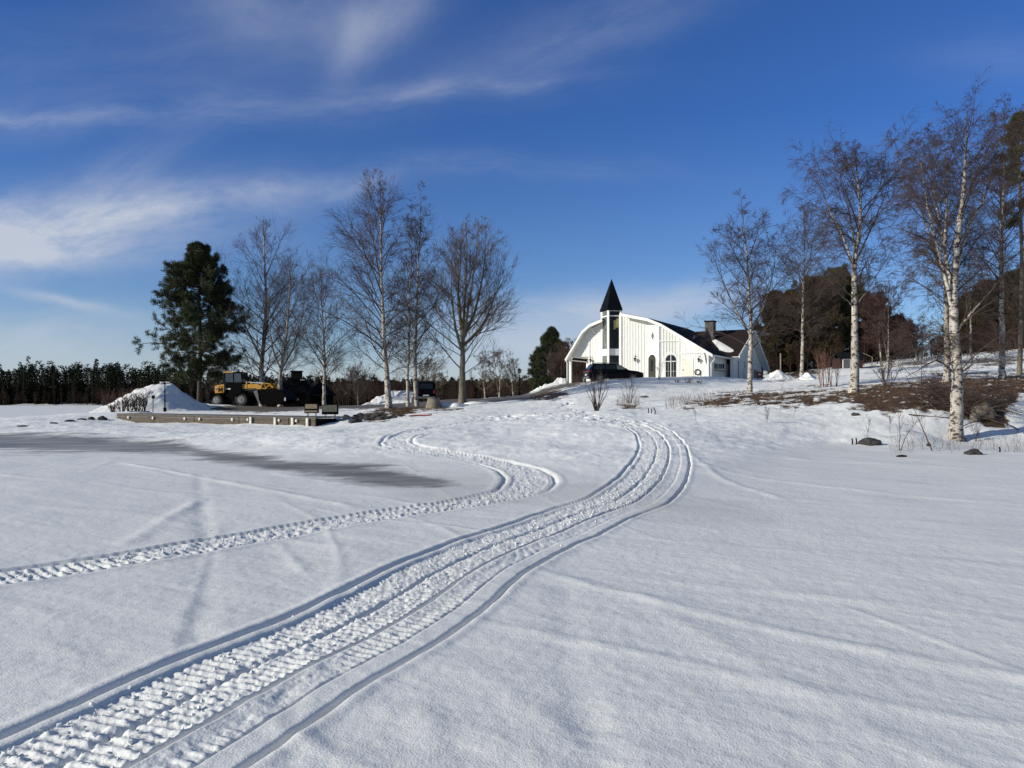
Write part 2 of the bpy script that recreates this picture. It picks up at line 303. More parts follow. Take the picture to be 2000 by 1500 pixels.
# tracks: px polylines laid onto the ground
def spline(pts, step=.05):
    W = [hit(*p[:2]) for p in pts]; A = np.array([[w.x, w.y] for w in W]); n = len(A); out = []; wd = []
    ws = [p[2] if len(p) > 2 else 1. for p in pts]
    for i in range(n - 1):
        p0 = A[max(i - 1, 0)]; p1 = A[i]; p2 = A[i + 1]; p3 = A[min(i + 2, n - 1)]; L = np.linalg.norm(p2 - p1); m = max(2, int(L / step))
        for t in np.arange(m) / m:
            out.append(.5 * ((2 * p1) + (-p0 + p2) * t + (2 * p0 - 5 * p1 + 4 * p2 - p3) * t * t + (-p0 + 3 * p1 - 3 * p2 + p3) * t ** 3)); wd.append(ws[i] + (ws[i + 1] - ws[i]) * t)
    out.append(A[-1]); wd.append(ws[-1]); return np.array(out), np.array(wd)
trackA, wA = spline([(-150, 1600), (178, 1450), (482, 1300), (704, 1200), (840, 1120), (945, 1070), (1050, 1032), (1137, 997), (1207, 971), (1253, 934), (1277, 895), (1279, 864), (1262, 843), (1225, 827), (1172, 816), (1102, 810)])
trackB, wB = spline([(-200, 1162), (0, 1128), (225, 1094), (450, 1056), (675, 1017), (787, 1000), (875, 987), (962, 972, 1.2), (1012, 960, 1.4), (1034, 945, 1.5), (1030, 928, 1.5), (997, 912, 1.4), (945, 899, 1.2), (875, 888, 1.15), (815, 879, 1.3), (775, 865, 1.5), (800, 849, 1.4), (875, 832, 1.2), (980, 819, 1.2), (1032, 813, 1.2), (1102, 808, 1.2)])
def track_coords(X, Y, line, wid, maxd):
    """signed lateral distance, arc length, width for points near a polyline"""
    d = np.full(X.shape, 99.); s = np.zeros(X.shape); w = np.ones(X.shape); seg = np.diff(line, axis=0); L = np.linalg.norm(seg, axis=1); cum = np.concatenate([[0], np.cumsum(L)])
    lo = line.min(0) - maxd; hi = line.max(0) + maxd; near = np.where((X > lo[0]) & (X < hi[0]) & (Y > lo[1]) & (Y < hi[1]))[0]
    B = 24
    for i in range(0, len(seg), B):
        q = line[i:i + B + 1]; lo = q.min(0) - maxd; hi = q.max(0) + maxd; k = near[(X[near] > lo[0]) & (X[near] < hi[0]) & (Y[near] > lo[1]) & (Y[near] < hi[1])]
        if not len(k): continue
        for j in range(i, min(i + B, len(seg))):
            t = seg[j] / (L[j] + 1e-9); dx = X[k] - line[j, 0]; dy = Y[k] - line[j, 1]; a = np.clip(dx * t[0] + dy * t[1], 0, L[j]); lat = dx * t[1] - dy * t[0]
            dist = np.hypot(dx - a * t[0], dy - a * t[1]); b = dist < np.abs(d[k]); kk = k[b]
            d[kk] = np.where(lat[b] >= 0, dist[b], -dist[b]); s[kk] = cum[j] + a[b]; w[kk] = wid[j]
    return d, s, w
def groove(x, c, w, depth): return -depth * np.exp(-((x - c) / w) ** 2)
def berm(x, c, w, hgt): return hgt * np.exp(-((x - c) / w) ** 2)
def sd_poly(px, py, poly):
    poly = np.array(poly, float); d = np.full(px.shape, 1e9); ins = np.zeros(px.shape, bool); n = len(poly)
    for i in range(n):
        a = poly[i]; b = poly[(i + 1) % n]; e = b - a; wx = px - a[0]; wy = py - a[1]; t = np.clip((wx * e[0] + wy * e[1]) / (e @ e), 0, 1)
        d = np.minimum(d, np.hypot(wx - e[0] * t, wy - e[1] * t)); c = ((a[1] > py) != (b[1] > py)) & (px < (b[0] - a[0]) * (py - a[1]) / (b[1] - a[1] + 1e-12) + a[0]); ins ^= c
    return np.where(ins, d, -d)
th = np.concatenate([np.linspace(-180, -39, 64, endpoint=False), np.linspace(-39, 39, 1090), np.linspace(39, 180, 65)[1:]]) * np.pi / 180
rr_ = [.35, .8, 1.3, 1.8, 2.2]; r = 2.5
while r < 100: rr_.append(r); r += min(max(r * r / 1230 * .8, .005), .14 if r < 48 else .32)
while r < 5000: rr_.append(r); r *= 1.05
rr_ = np.array(rr_); RR, TH = np.meshgrid(rr_, th, indexing='ij'); GX = (RR * np.sin(TH)).ravel(); GY = (RR * np.cos(TH)).ravel()
GZ = hbase(GX, GY); Rf = RR.ravel(); Yc = np.maximum(GY, .5)
vpx = HX + F * GX / Yc; vpy = HY - F * (GZ - EYE) / Yc; front = GY > 1
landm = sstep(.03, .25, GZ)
# soft undulations, wind drifts, rough crust on land
nearf = 1 - sstep(60, 140, Rf)
u1 = GX * .8 + GY * .35; u2 = GY * .9 - GX * .4
dz = .035 * fbm(GX * .35, GY * .35, 1, 3) * (1 - .3 * landm) + .012 * fbm(u1 * 1.1, u2 * .45, 5, 3) + .004 * fbm(GX * 3.1, GY * 3.1, 9, 3) * nearf + .003 * fbm(GX * 11, GY * 11, 19, 2) * (1 - sstep(8, 20, Rf))
dz += landm * nearf * (.10 * fbm(GX * .4, GY * .4, 21, 3) + .055 * fbm(u1 * 1.0, u2 * 2.2, 25, 4) + .02 * fbm(GX * 4, GY * 3, 31, 3))
# fine wind crust at right foreground, broad old lines across the lake
def oldline(pts, w, a):
    L, ww = spline(pts, .3); d, s, _ = track_coords(GX, GY, L, ww, w * 3.5); return .5 * a * np.exp(-(d / w) ** 2)
for pts, w, a in [([(240, 905), (380, 930), (560, 965), (690, 992)], .10, .035), ([(1060, 1120), (1300, 1180), (1600, 1250), (2050, 1330)], .10, .03), ([(250, 1060), (390, 975)], .12, .03),
                  ([(545, 1060), (590, 1115)], .07, .022), ([(1350, 890), (1420, 940), (1530, 975)], .10, .03), ([(1340, 900), (1600, 950), (2000, 985)], .12, .03), ([(540, 925), (720, 952)], .10, .025),
                  ([(760, 1000), (860, 1030), (930, 1070)], .06, .015), ([(1330, 870), (1700, 905), (2050, 925)], .15, .03), ([(1100, 1150), (1130, 1350), (1180, 1500)], .12, -.02), ([(390, 930), (400, 1080), (380, 1250)], .12, -.02), ([(1330, 860), (1650, 875), (2050, 900)], .15, .03), ([(860, 1060), (880, 1150)], .08, -.012)]:
    dz += oldline(pts, w, a) * (1 + fbm(GX * 2, GY * 2, 40, 2))
# wind drifts: long soft crests lying across the lake, and fainter ones running away from the viewer
p_ = GX * .85 - GY * .53; q_ = GX * .53 + GY * .85; lk = 1 - landm
cr = fbm(p_ * .10, q_ * .55 + .4 * fbm(p_ * .3, q_ * .3, 201, 2), 203, 2); dz += lk * .011 * np.exp(-(cr / .055) ** 2) * np.clip(.5 + 2 * vnoise(p_ * .5, q_ * .5, 205), 0, 1) * nearf
cr = fbm(GX * .8 + .25 * GY, GY * .12, 207, 2); dz += lk * .006 * np.exp(-(cr / .08) ** 2) * np.clip(.5 + 2 * vnoise(GX * .4, GY * .4, 209), 0, 1) * nearf
dz += .007 * fbm(p_ * .8, q_ * 4.0, 211, 2) * nearf
# the double track
d, s, w = track_coords(GX, GY, trackA, wA, 1.3); x = d + .02 * fbm(s * 1.3, d * 0, 51, 2)
far = sstep(6, 11, Rf); inb = sstep(-.34, -.29, x) * (1 - sstep(.29, .33, x)); prof = groove(x, -.46, .024, .036) + groove(x, -.325, .015, .014) + groove(x, .345, .022, .075) + groove(x, .84, .022, .05) + groove(x, .62, .014, .02)
prof += berm(x, -.53, .05, .010) + berm(x, -.39, .035, .004) + berm(x, .91, .05, .010) + berm(x, .43, .04, .008) + groove(x, .02, .02, .03)
ridge = np.tanh(2.0 * np.sin(2 * np.pi * (s + .014 * fbm(s * 3, x * 4, 61, 2)) / .078 + .8 * x) - .5); ch = fbm(GX * 17, GY * 17, 71, 3); ch2 = fbm(s * 3.2, x * 6, 73, 3)
prof += inb * (-.016 + .0062 * ridge * (1 - .75 * far) * (.45 + .8 * np.clip(vnoise(s * 2.2, x * 3, 64) * 1.6 + .6, 0, 1)) + .012 * fbm(GX * 30, GY * 30, 79, 2) * (1 - far) + .008 * ch * (1 + 1.2 * far) + .010 * np.clip(ch2, 0, 1) + .009 * np.clip(fbm(GX * 5, GY * 5, 77, 3), 0, 1) + .012 * far * np.abs(fbm(GX * 22, GY * 22, 78, 2)))
in2 = sstep(.38, .43, x) * (1 - sstep(.58, .64, x)); prof += in2 * (-.012 + .010 * np.clip(ridge, -.2, 1) * (1 - .8 * far) * np.clip(vnoise(s * 1.6, x * 5, 66) * 2 + .7, 0, 1) + .010 * ch)
fade = np.where(np.abs(d) < 1.25, 1, 0); dz = dz * (1 - .5 * inb * fade) + prof * fade * (1 - .35 * sstep(24, 34, Rf)); bandA = inb * fade
d, s, w = track_coords(GX, GY, trackB, wB, 1.2); x = d / w + .03 * fbm(s * 1.5, d * 0, 53, 2)
inb = sstep(-.25, -.20, x) * (1 - sstep(.20, .25, x)); prof = groove(x, -.32, .028, .05) + groove(x, .32, .03, .055) + berm(x, -.41, .05, .016) + berm(x, .41, .05, .016) + groove(x, .26, .02, .02)
ridge = np.sin(2 * np.pi * s / .1 + 1.5 * x)
prof += inb * (-.02 + .009 * np.tanh(2 * ridge) * (1 - sstep(8, 11, Rf)) + .030 * fbm(GX * 14, GY * 14, 81, 3) + .03 * np.clip(fbm(s * 2.6, x * 7, 83, 3), 0, 1))
fade = np.where(np.abs(d) < 1.15, 1, 0); dz = dz * (1 - .5 * inb * fade) + prof / w ** .8 * fade * (1 - .5 * sstep(28, 36, Rf)); bandB = inb * fade
# trampled snow and footprints near the top of the ramp and up to the driveway
tr, wt_ = spline([(980, 815), (1060, 808), (1150, 815), (1230, 828)], .3); d, s, w = track_coords(GX, GY, tr, wt_, 4); tram = np.exp(-(d / 1.5) ** 2)
tr, wt_ = spline([(1090, 772), (1110, 790), (1140, 808), (1200, 822)], .3); d, s, w = track_coords(GX, GY, tr, wt_, 2); tram = np.maximum(tram, np.exp(-(d / .5) ** 2))
dz += tram * (-.16 * np.clip(vnoise(GX * 2.6, GY * 2.2, 91) - .05, 0, 1) * 2 + .07 * fbm(GX * 5, GY * 4, 93, 3))
# ground cover masks
n1 = fbm(GX * .9, GY * .9, 101, 5, .6); n2 = fbm(GX * 3, GY * 3, 111, 4, .6)
gravel = sd_poly(vpx, vpy, [(405, 796), (560, 789), (700, 786), (740, 783), (900, 774), (1000, 770), (1040, 765), (1075, 755), (1110, 746), (1180, 738), (1245, 736), (1190, 743), (1150, 748), (1120, 755), (1080, 765), (1045, 778), (1000, 783), (940, 785), (870, 797), (760, 799), (700, 799), (600, 800), (540, 806), (470, 805), (430, 803)])
gravel = sstep(-2, 1.2, gravel + 6 * n1) * (GY > 42) * (GY < 78) * front
gr1 = sd_poly(vpx, vpy, [(1345, 789), (1400, 779), (1450, 770), (1560, 767), (1640, 765), (1668, 760), (1760, 746), (1850, 733), (1960, 735), (2100, 725), (2100, 745), (1995, 768), (1975, 800), (1965, 820), (1930, 825), (1880, 815), (1830, 800), (1760, 803), (1725, 808), (1690, 800), (1700, 785), (1640, 786), (1560, 784), (1480, 784), (1400, 787)])
g2 = sd_poly(vpx, vpy, [(1500, 742), (1530, 724), (1570, 718), (1610, 722), (1600, 732), (1545, 740)])
g3 = sd_poly(vpx, vpy, [(1030, 776), (1075, 762), (1105, 764), (1110, 771), (1080, 779), (1045, 781)])
g4 = sd_poly(vpx, vpy, [(735, 799), (800, 794), (860, 796), (905, 797), (880, 802), (820, 803), (800, 810), (760, 815), (730, 820), (690, 822), (700, 812)])
g5 = sd_poly(vpx, vpy, [(1740, 712), (1850, 706), (2100, 690), (2100, 706), (1900, 712), (1760, 716)])
g6 = sd_poly(vpx, vpy, [(1205, 792), (1240, 790), (1255, 797), (1225, 800)])
grass = np.maximum.reduce([sstep(-5, 3, gr1 + 24 * n1 + 8 * n2 + 3.5), sstep(-3, 3, g2 + 9 * n1), sstep(-2, 2, g3 + 7 * n1), sstep(-2, 2, g4 + 9 * n1 + 4 * n2), .9 * sstep(-2, 2, g5 + 9 * n1), .8 * sstep(-2, 2, g6 + 6 * n1)]) * front * (GY > 22) * (GY < 130)
grass *= 1 - sstep(.9, 1.35, .6 * sstep(.1, .6, n1) + sstep(.1, .4, n2))
deciduous = sstep(95, 110, Rf) * sstep(.3, .8, GZ)
slp = sd_poly(vpx, vpy, [(-400, 852), (0, 853), (180, 857), (340, 868), (430, 884), (560, 900), (700, 915), (800, 927), (900, 944), (830, 949), (760, 945), (640, 930), (540, 916), (440, 898), (370, 884), (180, 877), (0, 873), (-400, 870)])
slw = sd_poly(vpx, vpy, [(600, 905), (900, 925), (1100, 950), (1300, 960), (1420, 985), (1500, 1010), (1300, 1005), (1150, 985), (1000, 985), (800, 960)])
slush = np.maximum(sstep(-9, 6, 5 * n2 + slp + 11 * fbm(GX * .22, GY * .6, 121, 4) + 8 * fbm(GX * .35, GY * 2.2, 123, 4) + 3.5), 0.22 * sstep(-25, 14, slw + 25 * fbm(GX * .5, GY * .8, 127, 3))) * front * (GZ < .35) * (1 - .5 * np.maximum(bandA, bandB))
dz *= (1 - .85 * np.clip(slush * 1.3, 0, 1) * (1 - np.maximum(bandA, bandB))); dz *= 1 - .7 * gravel
dz += grass * .05 * fbm(GX * 6, GY * 6, 131, 3) - .05 * grass * nearf
GZ2 = GZ + np.where(Rf < 300, dz, 0)
def hfull_grid():
    return GZ2.reshape(RR.shape)
def hz(X, Y):
    """height of the finished surface by bilinear lookup"""
    r_ = math.hypot(X, Y); t_ = math.atan2(X, Y); i = int(np.clip(np.searchsorted(rr_, r_) - 1, 0, len(rr_) - 2)); j = int(np.clip(np.searchsorted(th, t_) - 1, 0, len(th) - 2))
    a = (r_ - rr_[i]) / (rr_[i + 1] - rr_[i]); b = (t_ - th[j]) / (th[j + 1] - th[j]); Z = hfull_grid()
    return float((Z[i, j] * (1 - a) + Z[i + 1, j] * a) * (1 - b) + (Z[i, j + 1] * (1 - a) + Z[i + 1, j + 1] * a) * b)
def ground_material():
    m = bpy.data.materials.new('snow_and_ground'); m.use_nodes = True; t = m.node_tree; b = t.nodes['Principled BSDF']
    tc = t.nodes.new('ShaderNodeTexCoord')
    def noise(sc, lo, hi, det=5, rough=.6, stretch=(1, 1, 1)):
        mp = t.nodes.new('ShaderNodeMapping'); mp.inputs['Scale'].default_value = stretch; t.links.new(tc.outputs['Object'], mp.inputs[0])
        n = t.nodes.new('ShaderNodeTexNoise'); n.inputs['Scale'].default_value = sc; n.inputs['Detail'].default_value = det; n.inputs['Roughness'].default_value = rough; t.links.new(mp.outputs[0], n.inputs['Vector'])
        r = t.nodes.new('ShaderNodeMapRange'); r.inputs[1].default_value = lo; r.inputs[2].default_value = hi; t.links.new(n.outputs[0], r.inputs[0]); return r.outputs[0]
    def mix(f, a, c):
        n = t.nodes.new('ShaderNodeMix'); n.data_type = 'RGBA'
        for i, v in ((0, f), (6, a), (7, c)):
            if isinstance(v, tuple): n.inputs[i].default_value = (*v, 1)
            elif isinstance(v, (int, float)): n.inputs[i].default_value = v
            else: t.links.new(v, n.inputs[i])
        return n.outputs[2]
    def att(nm):
        a = t.nodes.new('ShaderNodeAttribute'); a.attribute_name = nm; return a.outputs['Fac']
    def mm(op, a, c, cl=False):
        n = t.nodes.new('ShaderNodeMath'); n.operation = op; n.use_clamp = cl
        for i, v in enumerate((a, c)):
            if isinstance(v, (int, float)): n.inputs[i].default_value = v
            else: t.links.new(v, n.inputs[i])
        return n.outputs[0]
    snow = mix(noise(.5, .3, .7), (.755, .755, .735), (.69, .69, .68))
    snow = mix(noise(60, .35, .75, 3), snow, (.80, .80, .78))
    snow = mix(att('land'), snow, mix(noise(1.5, .3, .7), (.88, .88, .86), (.80, .80, .78)))  # land snow lighter than wet lake snow; sunlit shore brightness put into the colour
    wet = mix(noise(1.1, .38, .6, 8, .7, (.22, 1.6, 1)), (.34, .325, .295), (.15, .138, .118))
    sl_ = att('slush'); sf = mm('MULTIPLY', sl_, 1.0)
    c1 = mix(sf, snow, wet)
    gv = mix(noise(7, .3, .7, 8, .75), (.15, .125, .10), (.085, .072, .06)); c2 = mix(att('gravel'), c1, gv)
    gs = mix(noise(3, .3, .7, 8, .7), (.095, .056, .028), (.035, .023, .015)); c3 = mix(att('grass'), c2, gs)
    t.links.new(c3, b.inputs['Base Color'])
    rough = mm('SUBTRACT', .62, mm('MULTIPLY', sl_, .20)); t.links.new(rough, b.inputs['Roughness']); b.inputs['Specular IOR Level'].default_value = .35
    b.inputs['Subsurface Weight'].default_value = 0.0
    # crystals: fine grain bump plus larger crust
    n1 = t.nodes.new('ShaderNodeTexNoise'); n1.inputs['Scale'].default_value = 90; n1.inputs['Detail'].default_value = 4; t.links.new(tc.outputs['Object'], n1.inputs['Vector'])
    n2 = t.nodes.new('ShaderNodeTexNoise'); n2.inputs['Scale'].default_value = 9; n2.inputs['Detail'].default_value = 7; n2.inputs['Roughness'].default_value = .6; t.links.new(tc.outputs['Object'], n2.inputs['Vector'])
    b1 = t.nodes.new('ShaderNodeBump'); b1.inputs['Distance'].default_value = .012; b1.inputs['Strength'].default_value = .35; t.links.new(n1.outputs[0], b1.inputs['Height'])
    b2 = t.nodes.new('ShaderNodeBump'); b2.inputs['Distance'].default_value = .03; t.links.new(mm('SUBTRACT', .35, mm('MULTIPLY', sl_, .3)), b2.inputs['Strength']); t.links.new(n2.outputs[0], b2.inputs['Height']); t.links.new(b1.outputs[0], b2.inputs['Normal'])
    t.links.new(b2.outputs[0], b.inputs['Normal'])
    return m
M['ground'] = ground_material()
nr, nt = RR.shape; idx = np.arange(nr * nt).reshape(nr, nt)
quads = np.stack([idx[:-1, :-1], idx[:-1, 1:], idx[1:, 1:], idx[1:, :-1]], -1).reshape(-1, 4)[:, ::-1]
fa = lambda a: a[quads].mean(1)
fg, fv, fs_, fzz, fr_ = fa(grass), fa(gravel), fa(slush), fa(GZ), fa(Rf)
cls = np.where(fg > .5, 2, np.where(fv > .5, 1, np.where(fs_ > .7, 3, np.where(fzz > .09, 0, 4))))
for k, (nm, lab, cat) in enumerate([('snow_ground', 'snow covered slope rising from the lake to the yard and house', 'snow'), ('gravel_yard', 'bare brown gravel yard and driveway between the snow banks', 'gravel yard'),
                        ('grass_bank', 'brown dead grass bank laid bare by melting snow', 'grass'), ('meltwater_ice', 'wet grey slush and bare ice along the shore', 'slush'), ('frozen_lake', 'snow covered frozen lake with snowmobile tracks', 'lake')]):
    q = quads[cls == k]; used, inv = np.unique(q, return_inverse=True)
    VV = np.stack([GX[used], GY[used], GZ2[used]], 1)
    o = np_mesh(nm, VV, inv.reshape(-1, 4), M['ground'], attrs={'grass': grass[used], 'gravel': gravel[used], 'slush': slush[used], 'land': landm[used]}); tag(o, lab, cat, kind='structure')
# centre fan under the camera
mb = MB(); k0 = [(GX[i], GY[i], GZ2[i]) for i in idx[0, :-1]][::-1]; mb.add(k0, [tuple(range(len(k0)))]); o = mb.build('lake_snow', M['ground']); tag(o, 'snow right under the viewer', 'snow', kind='structure')
# ------------------------------------------------------------------ tree generator (numpy, level by level)
def unit(a): return a / (np.linalg.norm(a, axis=-1, keepdims=True) + 1e-9)
def grow(o, d, L, S, trop, wob, rng, trop_end=None):
    N = len(o); P = np.empty((N, S + 1, 3)); P[:, 0] = o; d = unit(d)
    for i in range(S):
        tz = trop if trop_end is None else trop + (trop_end - trop) * i / S
        d = unit(d + rng.normal(0, wob, (N, 3)) + np.array([0, 0, 1.]) * tz); P[:, i + 1] = P[:, i] + d * (L / S)[:, None]
    return P
def spawn(P, n, t0, t1, ang, rng, jit=.25):
    """n children on every polyline of P: origin, direction, t, parent index"""
    N, S, _ = P.shape; t = rng.uniform(t0, t1, (N, n)); f = t * (S - 1); i = np.minimum(f.astype(int), S - 2); a = (f - i)[..., None]; r_ = np.arange(N)[:, None]
    o = P[r_, i] * (1 - a) + P[r_, i + 1] * a; T = unit(P[r_, i + 1] - P[r_, i]); rnd = unit(rng.normal(size=T.shape)); side = unit(rnd - T * (rnd * T).sum(-1, keepdims=True))
    an = ang * (1 + rng.normal(0, jit, t.shape))[..., None]; d = T * np.cos(an) + side * np.sin(an)
    return o.reshape(-1, 3), d.reshape(-1, 3), t.ravel(), np.repeat(np.arange(N), n)
def lin(t, xs, ys): return np.interp(t, xs, ys)
def resample(pts, S):
    pts = np.array(pts, float); n = len(pts); ts = np.linspace(0, n - 1, S + 1); out = []
    for t in ts:
        i = min(int(t), n - 2); a = t - i; p0 = pts[max(i - 1, 0)]; p1 = pts[i]; p2 = pts[i + 1]; p3 = pts[min(i + 2, n - 1)]
        out.append(.5 * ((2 * p1) + (-p0 + p2) * a + (2 * p0 - 5 * p1 + 4 * p2 - p3) * a * a + (-p0 + 3 * p1 - 3 * p2 + p3) * a ** 3))
    return np.array(out)
def bare_tree(name, label, base, leaders, prof, seed, cat='birch', group=None, n1=46, n2=9, n3=5, n4=3, ang=.75, weep=.0, bark='birch', twig='twig', r0=.2, t0=.25, tw=1., fine=.0045, darkfoot=.0, up=.02, side=None, twigup=0.0, fs=None, wide=1.0):
    """leaders: polylines relative to base [(x,y,z)...], first is the trunk; prof: (height fractions, half widths) of the crown"""
    rng = np.random.default_rng(seed); root = empty(name, base, 0, label, cat, group); H = max(l[-1][2] for l in leaders); fs = fs or [.5] * len(leaders)
    V = []; Q = []; D = []; n = 0; L0 = []; R0 = []
    for li, l in enumerate(leaders):
        P = resample(l, 26); P[1:-1] += rng.normal(0, .012 * H / 12, (25, 3)); rs = r0 if li == 0 else r0 * np.interp(l[0][2] / H, [0, 1], [1, 0]) ** .8 * fs[li]
        t = np.linspace(0, 1, 27); R = rs * ((1 - t) ** (1.05) * .94 + .03)
        if li == 0: R = R * (1 + .45 * np.exp(-t * 40))
        v, q = tubes(P[None], R[None], 9); V.append(v); Q.append(q + n); n += len(v)
        L0.append(P); R0.append(R); dk = sstep(.055, .02, R) * .85 + (darkfoot * np.exp(-t * H / 1.2) if li == 0 else 0) + .0
        D.append(np.repeat(dk, 9))
    np_mesh('trunk', np.concatenate(V), np.concatenate(Q), M[bark], root, attrs={'dark': np.concatenate(D)})
    # level 1 limbs from every leader
    Ls = [np.linalg.norm(np.diff(p, axis=0), axis=1).sum() for p in L0]; o = []; d = []; ln = []; rad = []
    for li, P in enumerate(L0):
        k = max(5, int(n1 * 1.35 * Ls[li] / sum(Ls) * (1.0 if li else 1.1))); ts0 = t0 if li == 0 else .12
        t = ts0 + (1 - ts0) * (np.arange(k) + rng.uniform(0, 1, k)) / k; t = np.clip(t, 0, .985); f = t * 26; i = np.minimum(f.astype(int), 25); a = (f - i)[:, None]
        q = P[i] * (1 - a) + P[i + 1] * a; az = np.arange(k) * 2.4 + rng.uniform(0, 1.2, k) + li; hf = q[:, 2] / H
        an = ang * lin(t, [0, .5, 1], [1.4, 1.1, .6]) * (1 + rng.normal(0, .13, k)); hw = wide * lin(hf, *prof) * rng.uniform(.55, 1.15, k)
        if side is not None: hw = hw * (1 + side * np.cos(az))
        if li: hw = hw * .75
        o.append(q); d.append(np.stack([np.cos(az) * np.sin(an), np.sin(az) * np.sin(an), np.cos(an)], 1)); ln.append(np.maximum(hw / np.sin(an) * 1.12 * lin(t, [0, .75, 1], [1, 1, .4]), .25)); rad.append(np.minimum(np.interp(f, np.arange(27), R0[li]) * .5, .0085 * hw / np.sin(an) + .006))
    o = np.concatenate(o); d = np.concatenate(d); ln = np.concatenate(ln); rad = np.concatenate(rad)
    P1 = grow(o, d, ln, 10, up, .06, rng, up - weep * .9); tt = np.linspace(1, .12, 11); R1 = rad[:, None] * tt[None]
    CV = []; CQ = []; m = 0
    def put(P, R, K):
        nonlocal m
        v, q = tubes(P, R, K); CV.append(v); CQ.append(q + m); m += len(v)
    put(P1, R1, 5)
    o, d, t, pi = spawn(P1, n2, .12, 1, .68, rng); kp = rng.random(len(t)) < np.clip(ln[pi] / 2.5, .12, 1); o, d, t, pi = o[kp], d[kp], t[kp], pi[kp]; l2 = np.maximum(ln[pi] * .42 * (1.15 - .75 * t) * rng.uniform(.6, 1.3, len(t)), .18); P2 = grow(o, d, l2, 6, .05 - weep * .5 + twigup, .07, rng); r2 = np.minimum(R1[pi, np.minimum((t * 10).astype(int), 10)] * .7, .005 * l2 + .0065) * tw
    put(P2, r2[:, None] * np.linspace(1, .3, 7)[None], 4)
    o, d, t, pi = spawn(P2, n3, .15, 1, .55, rng); l3 = np.maximum(l2[pi] * .68 * (1.1 - .5 * t) * rng.uniform(.6, 1.3, len(t)), .14); P3_ = grow(o, d, l3, 4, .03 - weep + twigup, .08, rng); put(P3_, (fine * 1.5 * tw) * np.ones((len(o), 1)) * np.linspace(1, .6, 5)[None], 3)
    if n4:
        o, d, t, pi = spawn(P3_, n4, .2, 1, .45, rng); l4 = np.maximum(l3[pi] * .95 * rng.uniform(.5, 1.2, len(t)), .12); P4 = grow(o, d, l4, 3, .0 - weep * 1.3 + twigup, .08, rng); put(P4, (fine * tw) * np.ones((len(o), 1)) * np.linspace(1, .6, 4)[None], 3)
    np_mesh('crown', np.concatenate(CV), np.concatenate(CQ), M[twig], root)
    return root
def ppoly(base, Y, pts, dy=None):
    """polyline px points at about the depth of the tree -> relative to base"""
    out = []
    for i, p in enumerate(pts):
        y = Y + (dy[i] if dy else 0); w = P3(p[0], p[1], y); out.append((w[0] - base.x, w[1] - base.y, w[2] - base.z) + tuple(p[2:]))
    out[0] = tuple(out[0]); return out
def ptree(name, label, px, Y, pts, forks=(), prof=None, **k):
    b = ground(px, Y); b.z = hz(b.x, b.y) - .08; tr = [(0, 0, 0)] + ppoly(b, Y, pts); L = [[q[:3] for q in tr]]
    k['fs'] = [1] + [f[2] if len(f) > 2 else k.get('fk', .5) for f in forks]; k.pop('fk', None)
    for f in forks:
        l = ppoly(b, Y, [q[:2] for q in f[0]], f[1] if len(f) > 1 else None); L.append(l)
    return bare_tree(name, label, b, L, prof, **k)
BT = 'tall_birch'
GA = 'bare trees along the gravel yard'; GB = 'bare birches on the right bank'
WB = ([0, .2, .45, .7, .88, 1], [1.2, 3.3, 3.0, 2.1, 1.2, .25])
def pf(scale, w=WB): return (w[0], [q * scale for q in w[1]])
ptree('bare_birch', 'tall dark-trunked bare birch with wide crown right behind the yellow loader', 512, 76, [(512, 760), (512, 700), (520, 600), (516, 500), (515, 428)], [([(511, 700), (480, 640), (455, 590)], [0, 0, -1]), ([(514, 640), (545, 590), (552, 540)], [0, 1, 1])],
      ([0, .15, .35, .6, .8, 1], [1.5, 4.3, 4.3, 2.9, 1.7, .3]), seed=1, r0=.36, n1=50, group=GA, wide=1.22, darkfoot=.6, t0=.18, ang=.8)
ptree('bare_birch', 'bare birch with a low fork and dark limbs between the loader and black hut', 548, 73, [(547, 745), (549, 722), (560, 650), (566, 560), (568, 494)], [([(549, 722), (533, 680), (525, 620), (522, 560)], [0, -.5, -1, -1]), ([(550, 722), (572, 680), (590, 620), (596, 570)], [0, .5, 1, 1])],
      ([0, .22, .4, .6, .8, 1], [.6, 2.1, 2.7, 2.3, 1.4, .3]), seed=2, r0=.27, n1=46, group=GA, wide=1.22, t0=.26, darkfoot=.1)
ptree('bare_birch', 'smaller slender bare birch right of the black hut', 633, 67, [(633, 745), (634, 690), (629, 600), (628, 530)], [], ([0, .2, .35, .6, .85, 1], [.6, 2.0, 2.4, 1.7, .9, .2]), seed=3, r0=.19, n1=40, group=GA, wide=1.22, t0=.2, darkfoot=.3, weep=.02)
ptree('bare_birch', 'tallest white-barked birch of the yard with mottled trunk standing on dark rocks', 760, 48.5, [(756, 745), (751, 680), (747, 600), (744, 500), (743, 420), (742, 343)], [([(746, 600), (722, 545), (705, 490)], [0, -.3, -.6], .35)],
      ([0, .17, .3, .5, .7, .88, 1], [.5, 3.0, 3.3, 2.5, 1.7, 1.0, .2]), seed=4, r0=.22, n1=52, n2=9, group=GA, wide=1.12, t0=.2, weep=.05, side=-.22)
ptree('bare_birch', 'thin white birch, the shorter and left one of the close pair beside the concrete ring', 797, 52, [(796, 740), (799, 660), (801, 560), (804, 480), (803, 410)], [], ([0, .25, .5, .8, 1], [.4, 1.7, 1.5, .8, .2]), seed=5, r0=.14, n1=30, group=GA, wide=1.05, t0=.22, weep=.05)
ptree('bare_birch', 'taller right birch of the close pair, its trunk just left of the concrete ring', 814, 52.5, [(811, 745), (812, 660), (815, 560), (820, 460), (823, 362)], [], ([0, .2, .4, .6, .8, 1], [.5, 2.1, 2.1, 1.5, 1.0, .2]), seed=6, r0=.17, n1=40, n2=9, group=GA, wide=1.05, t0=.2, weep=.05)
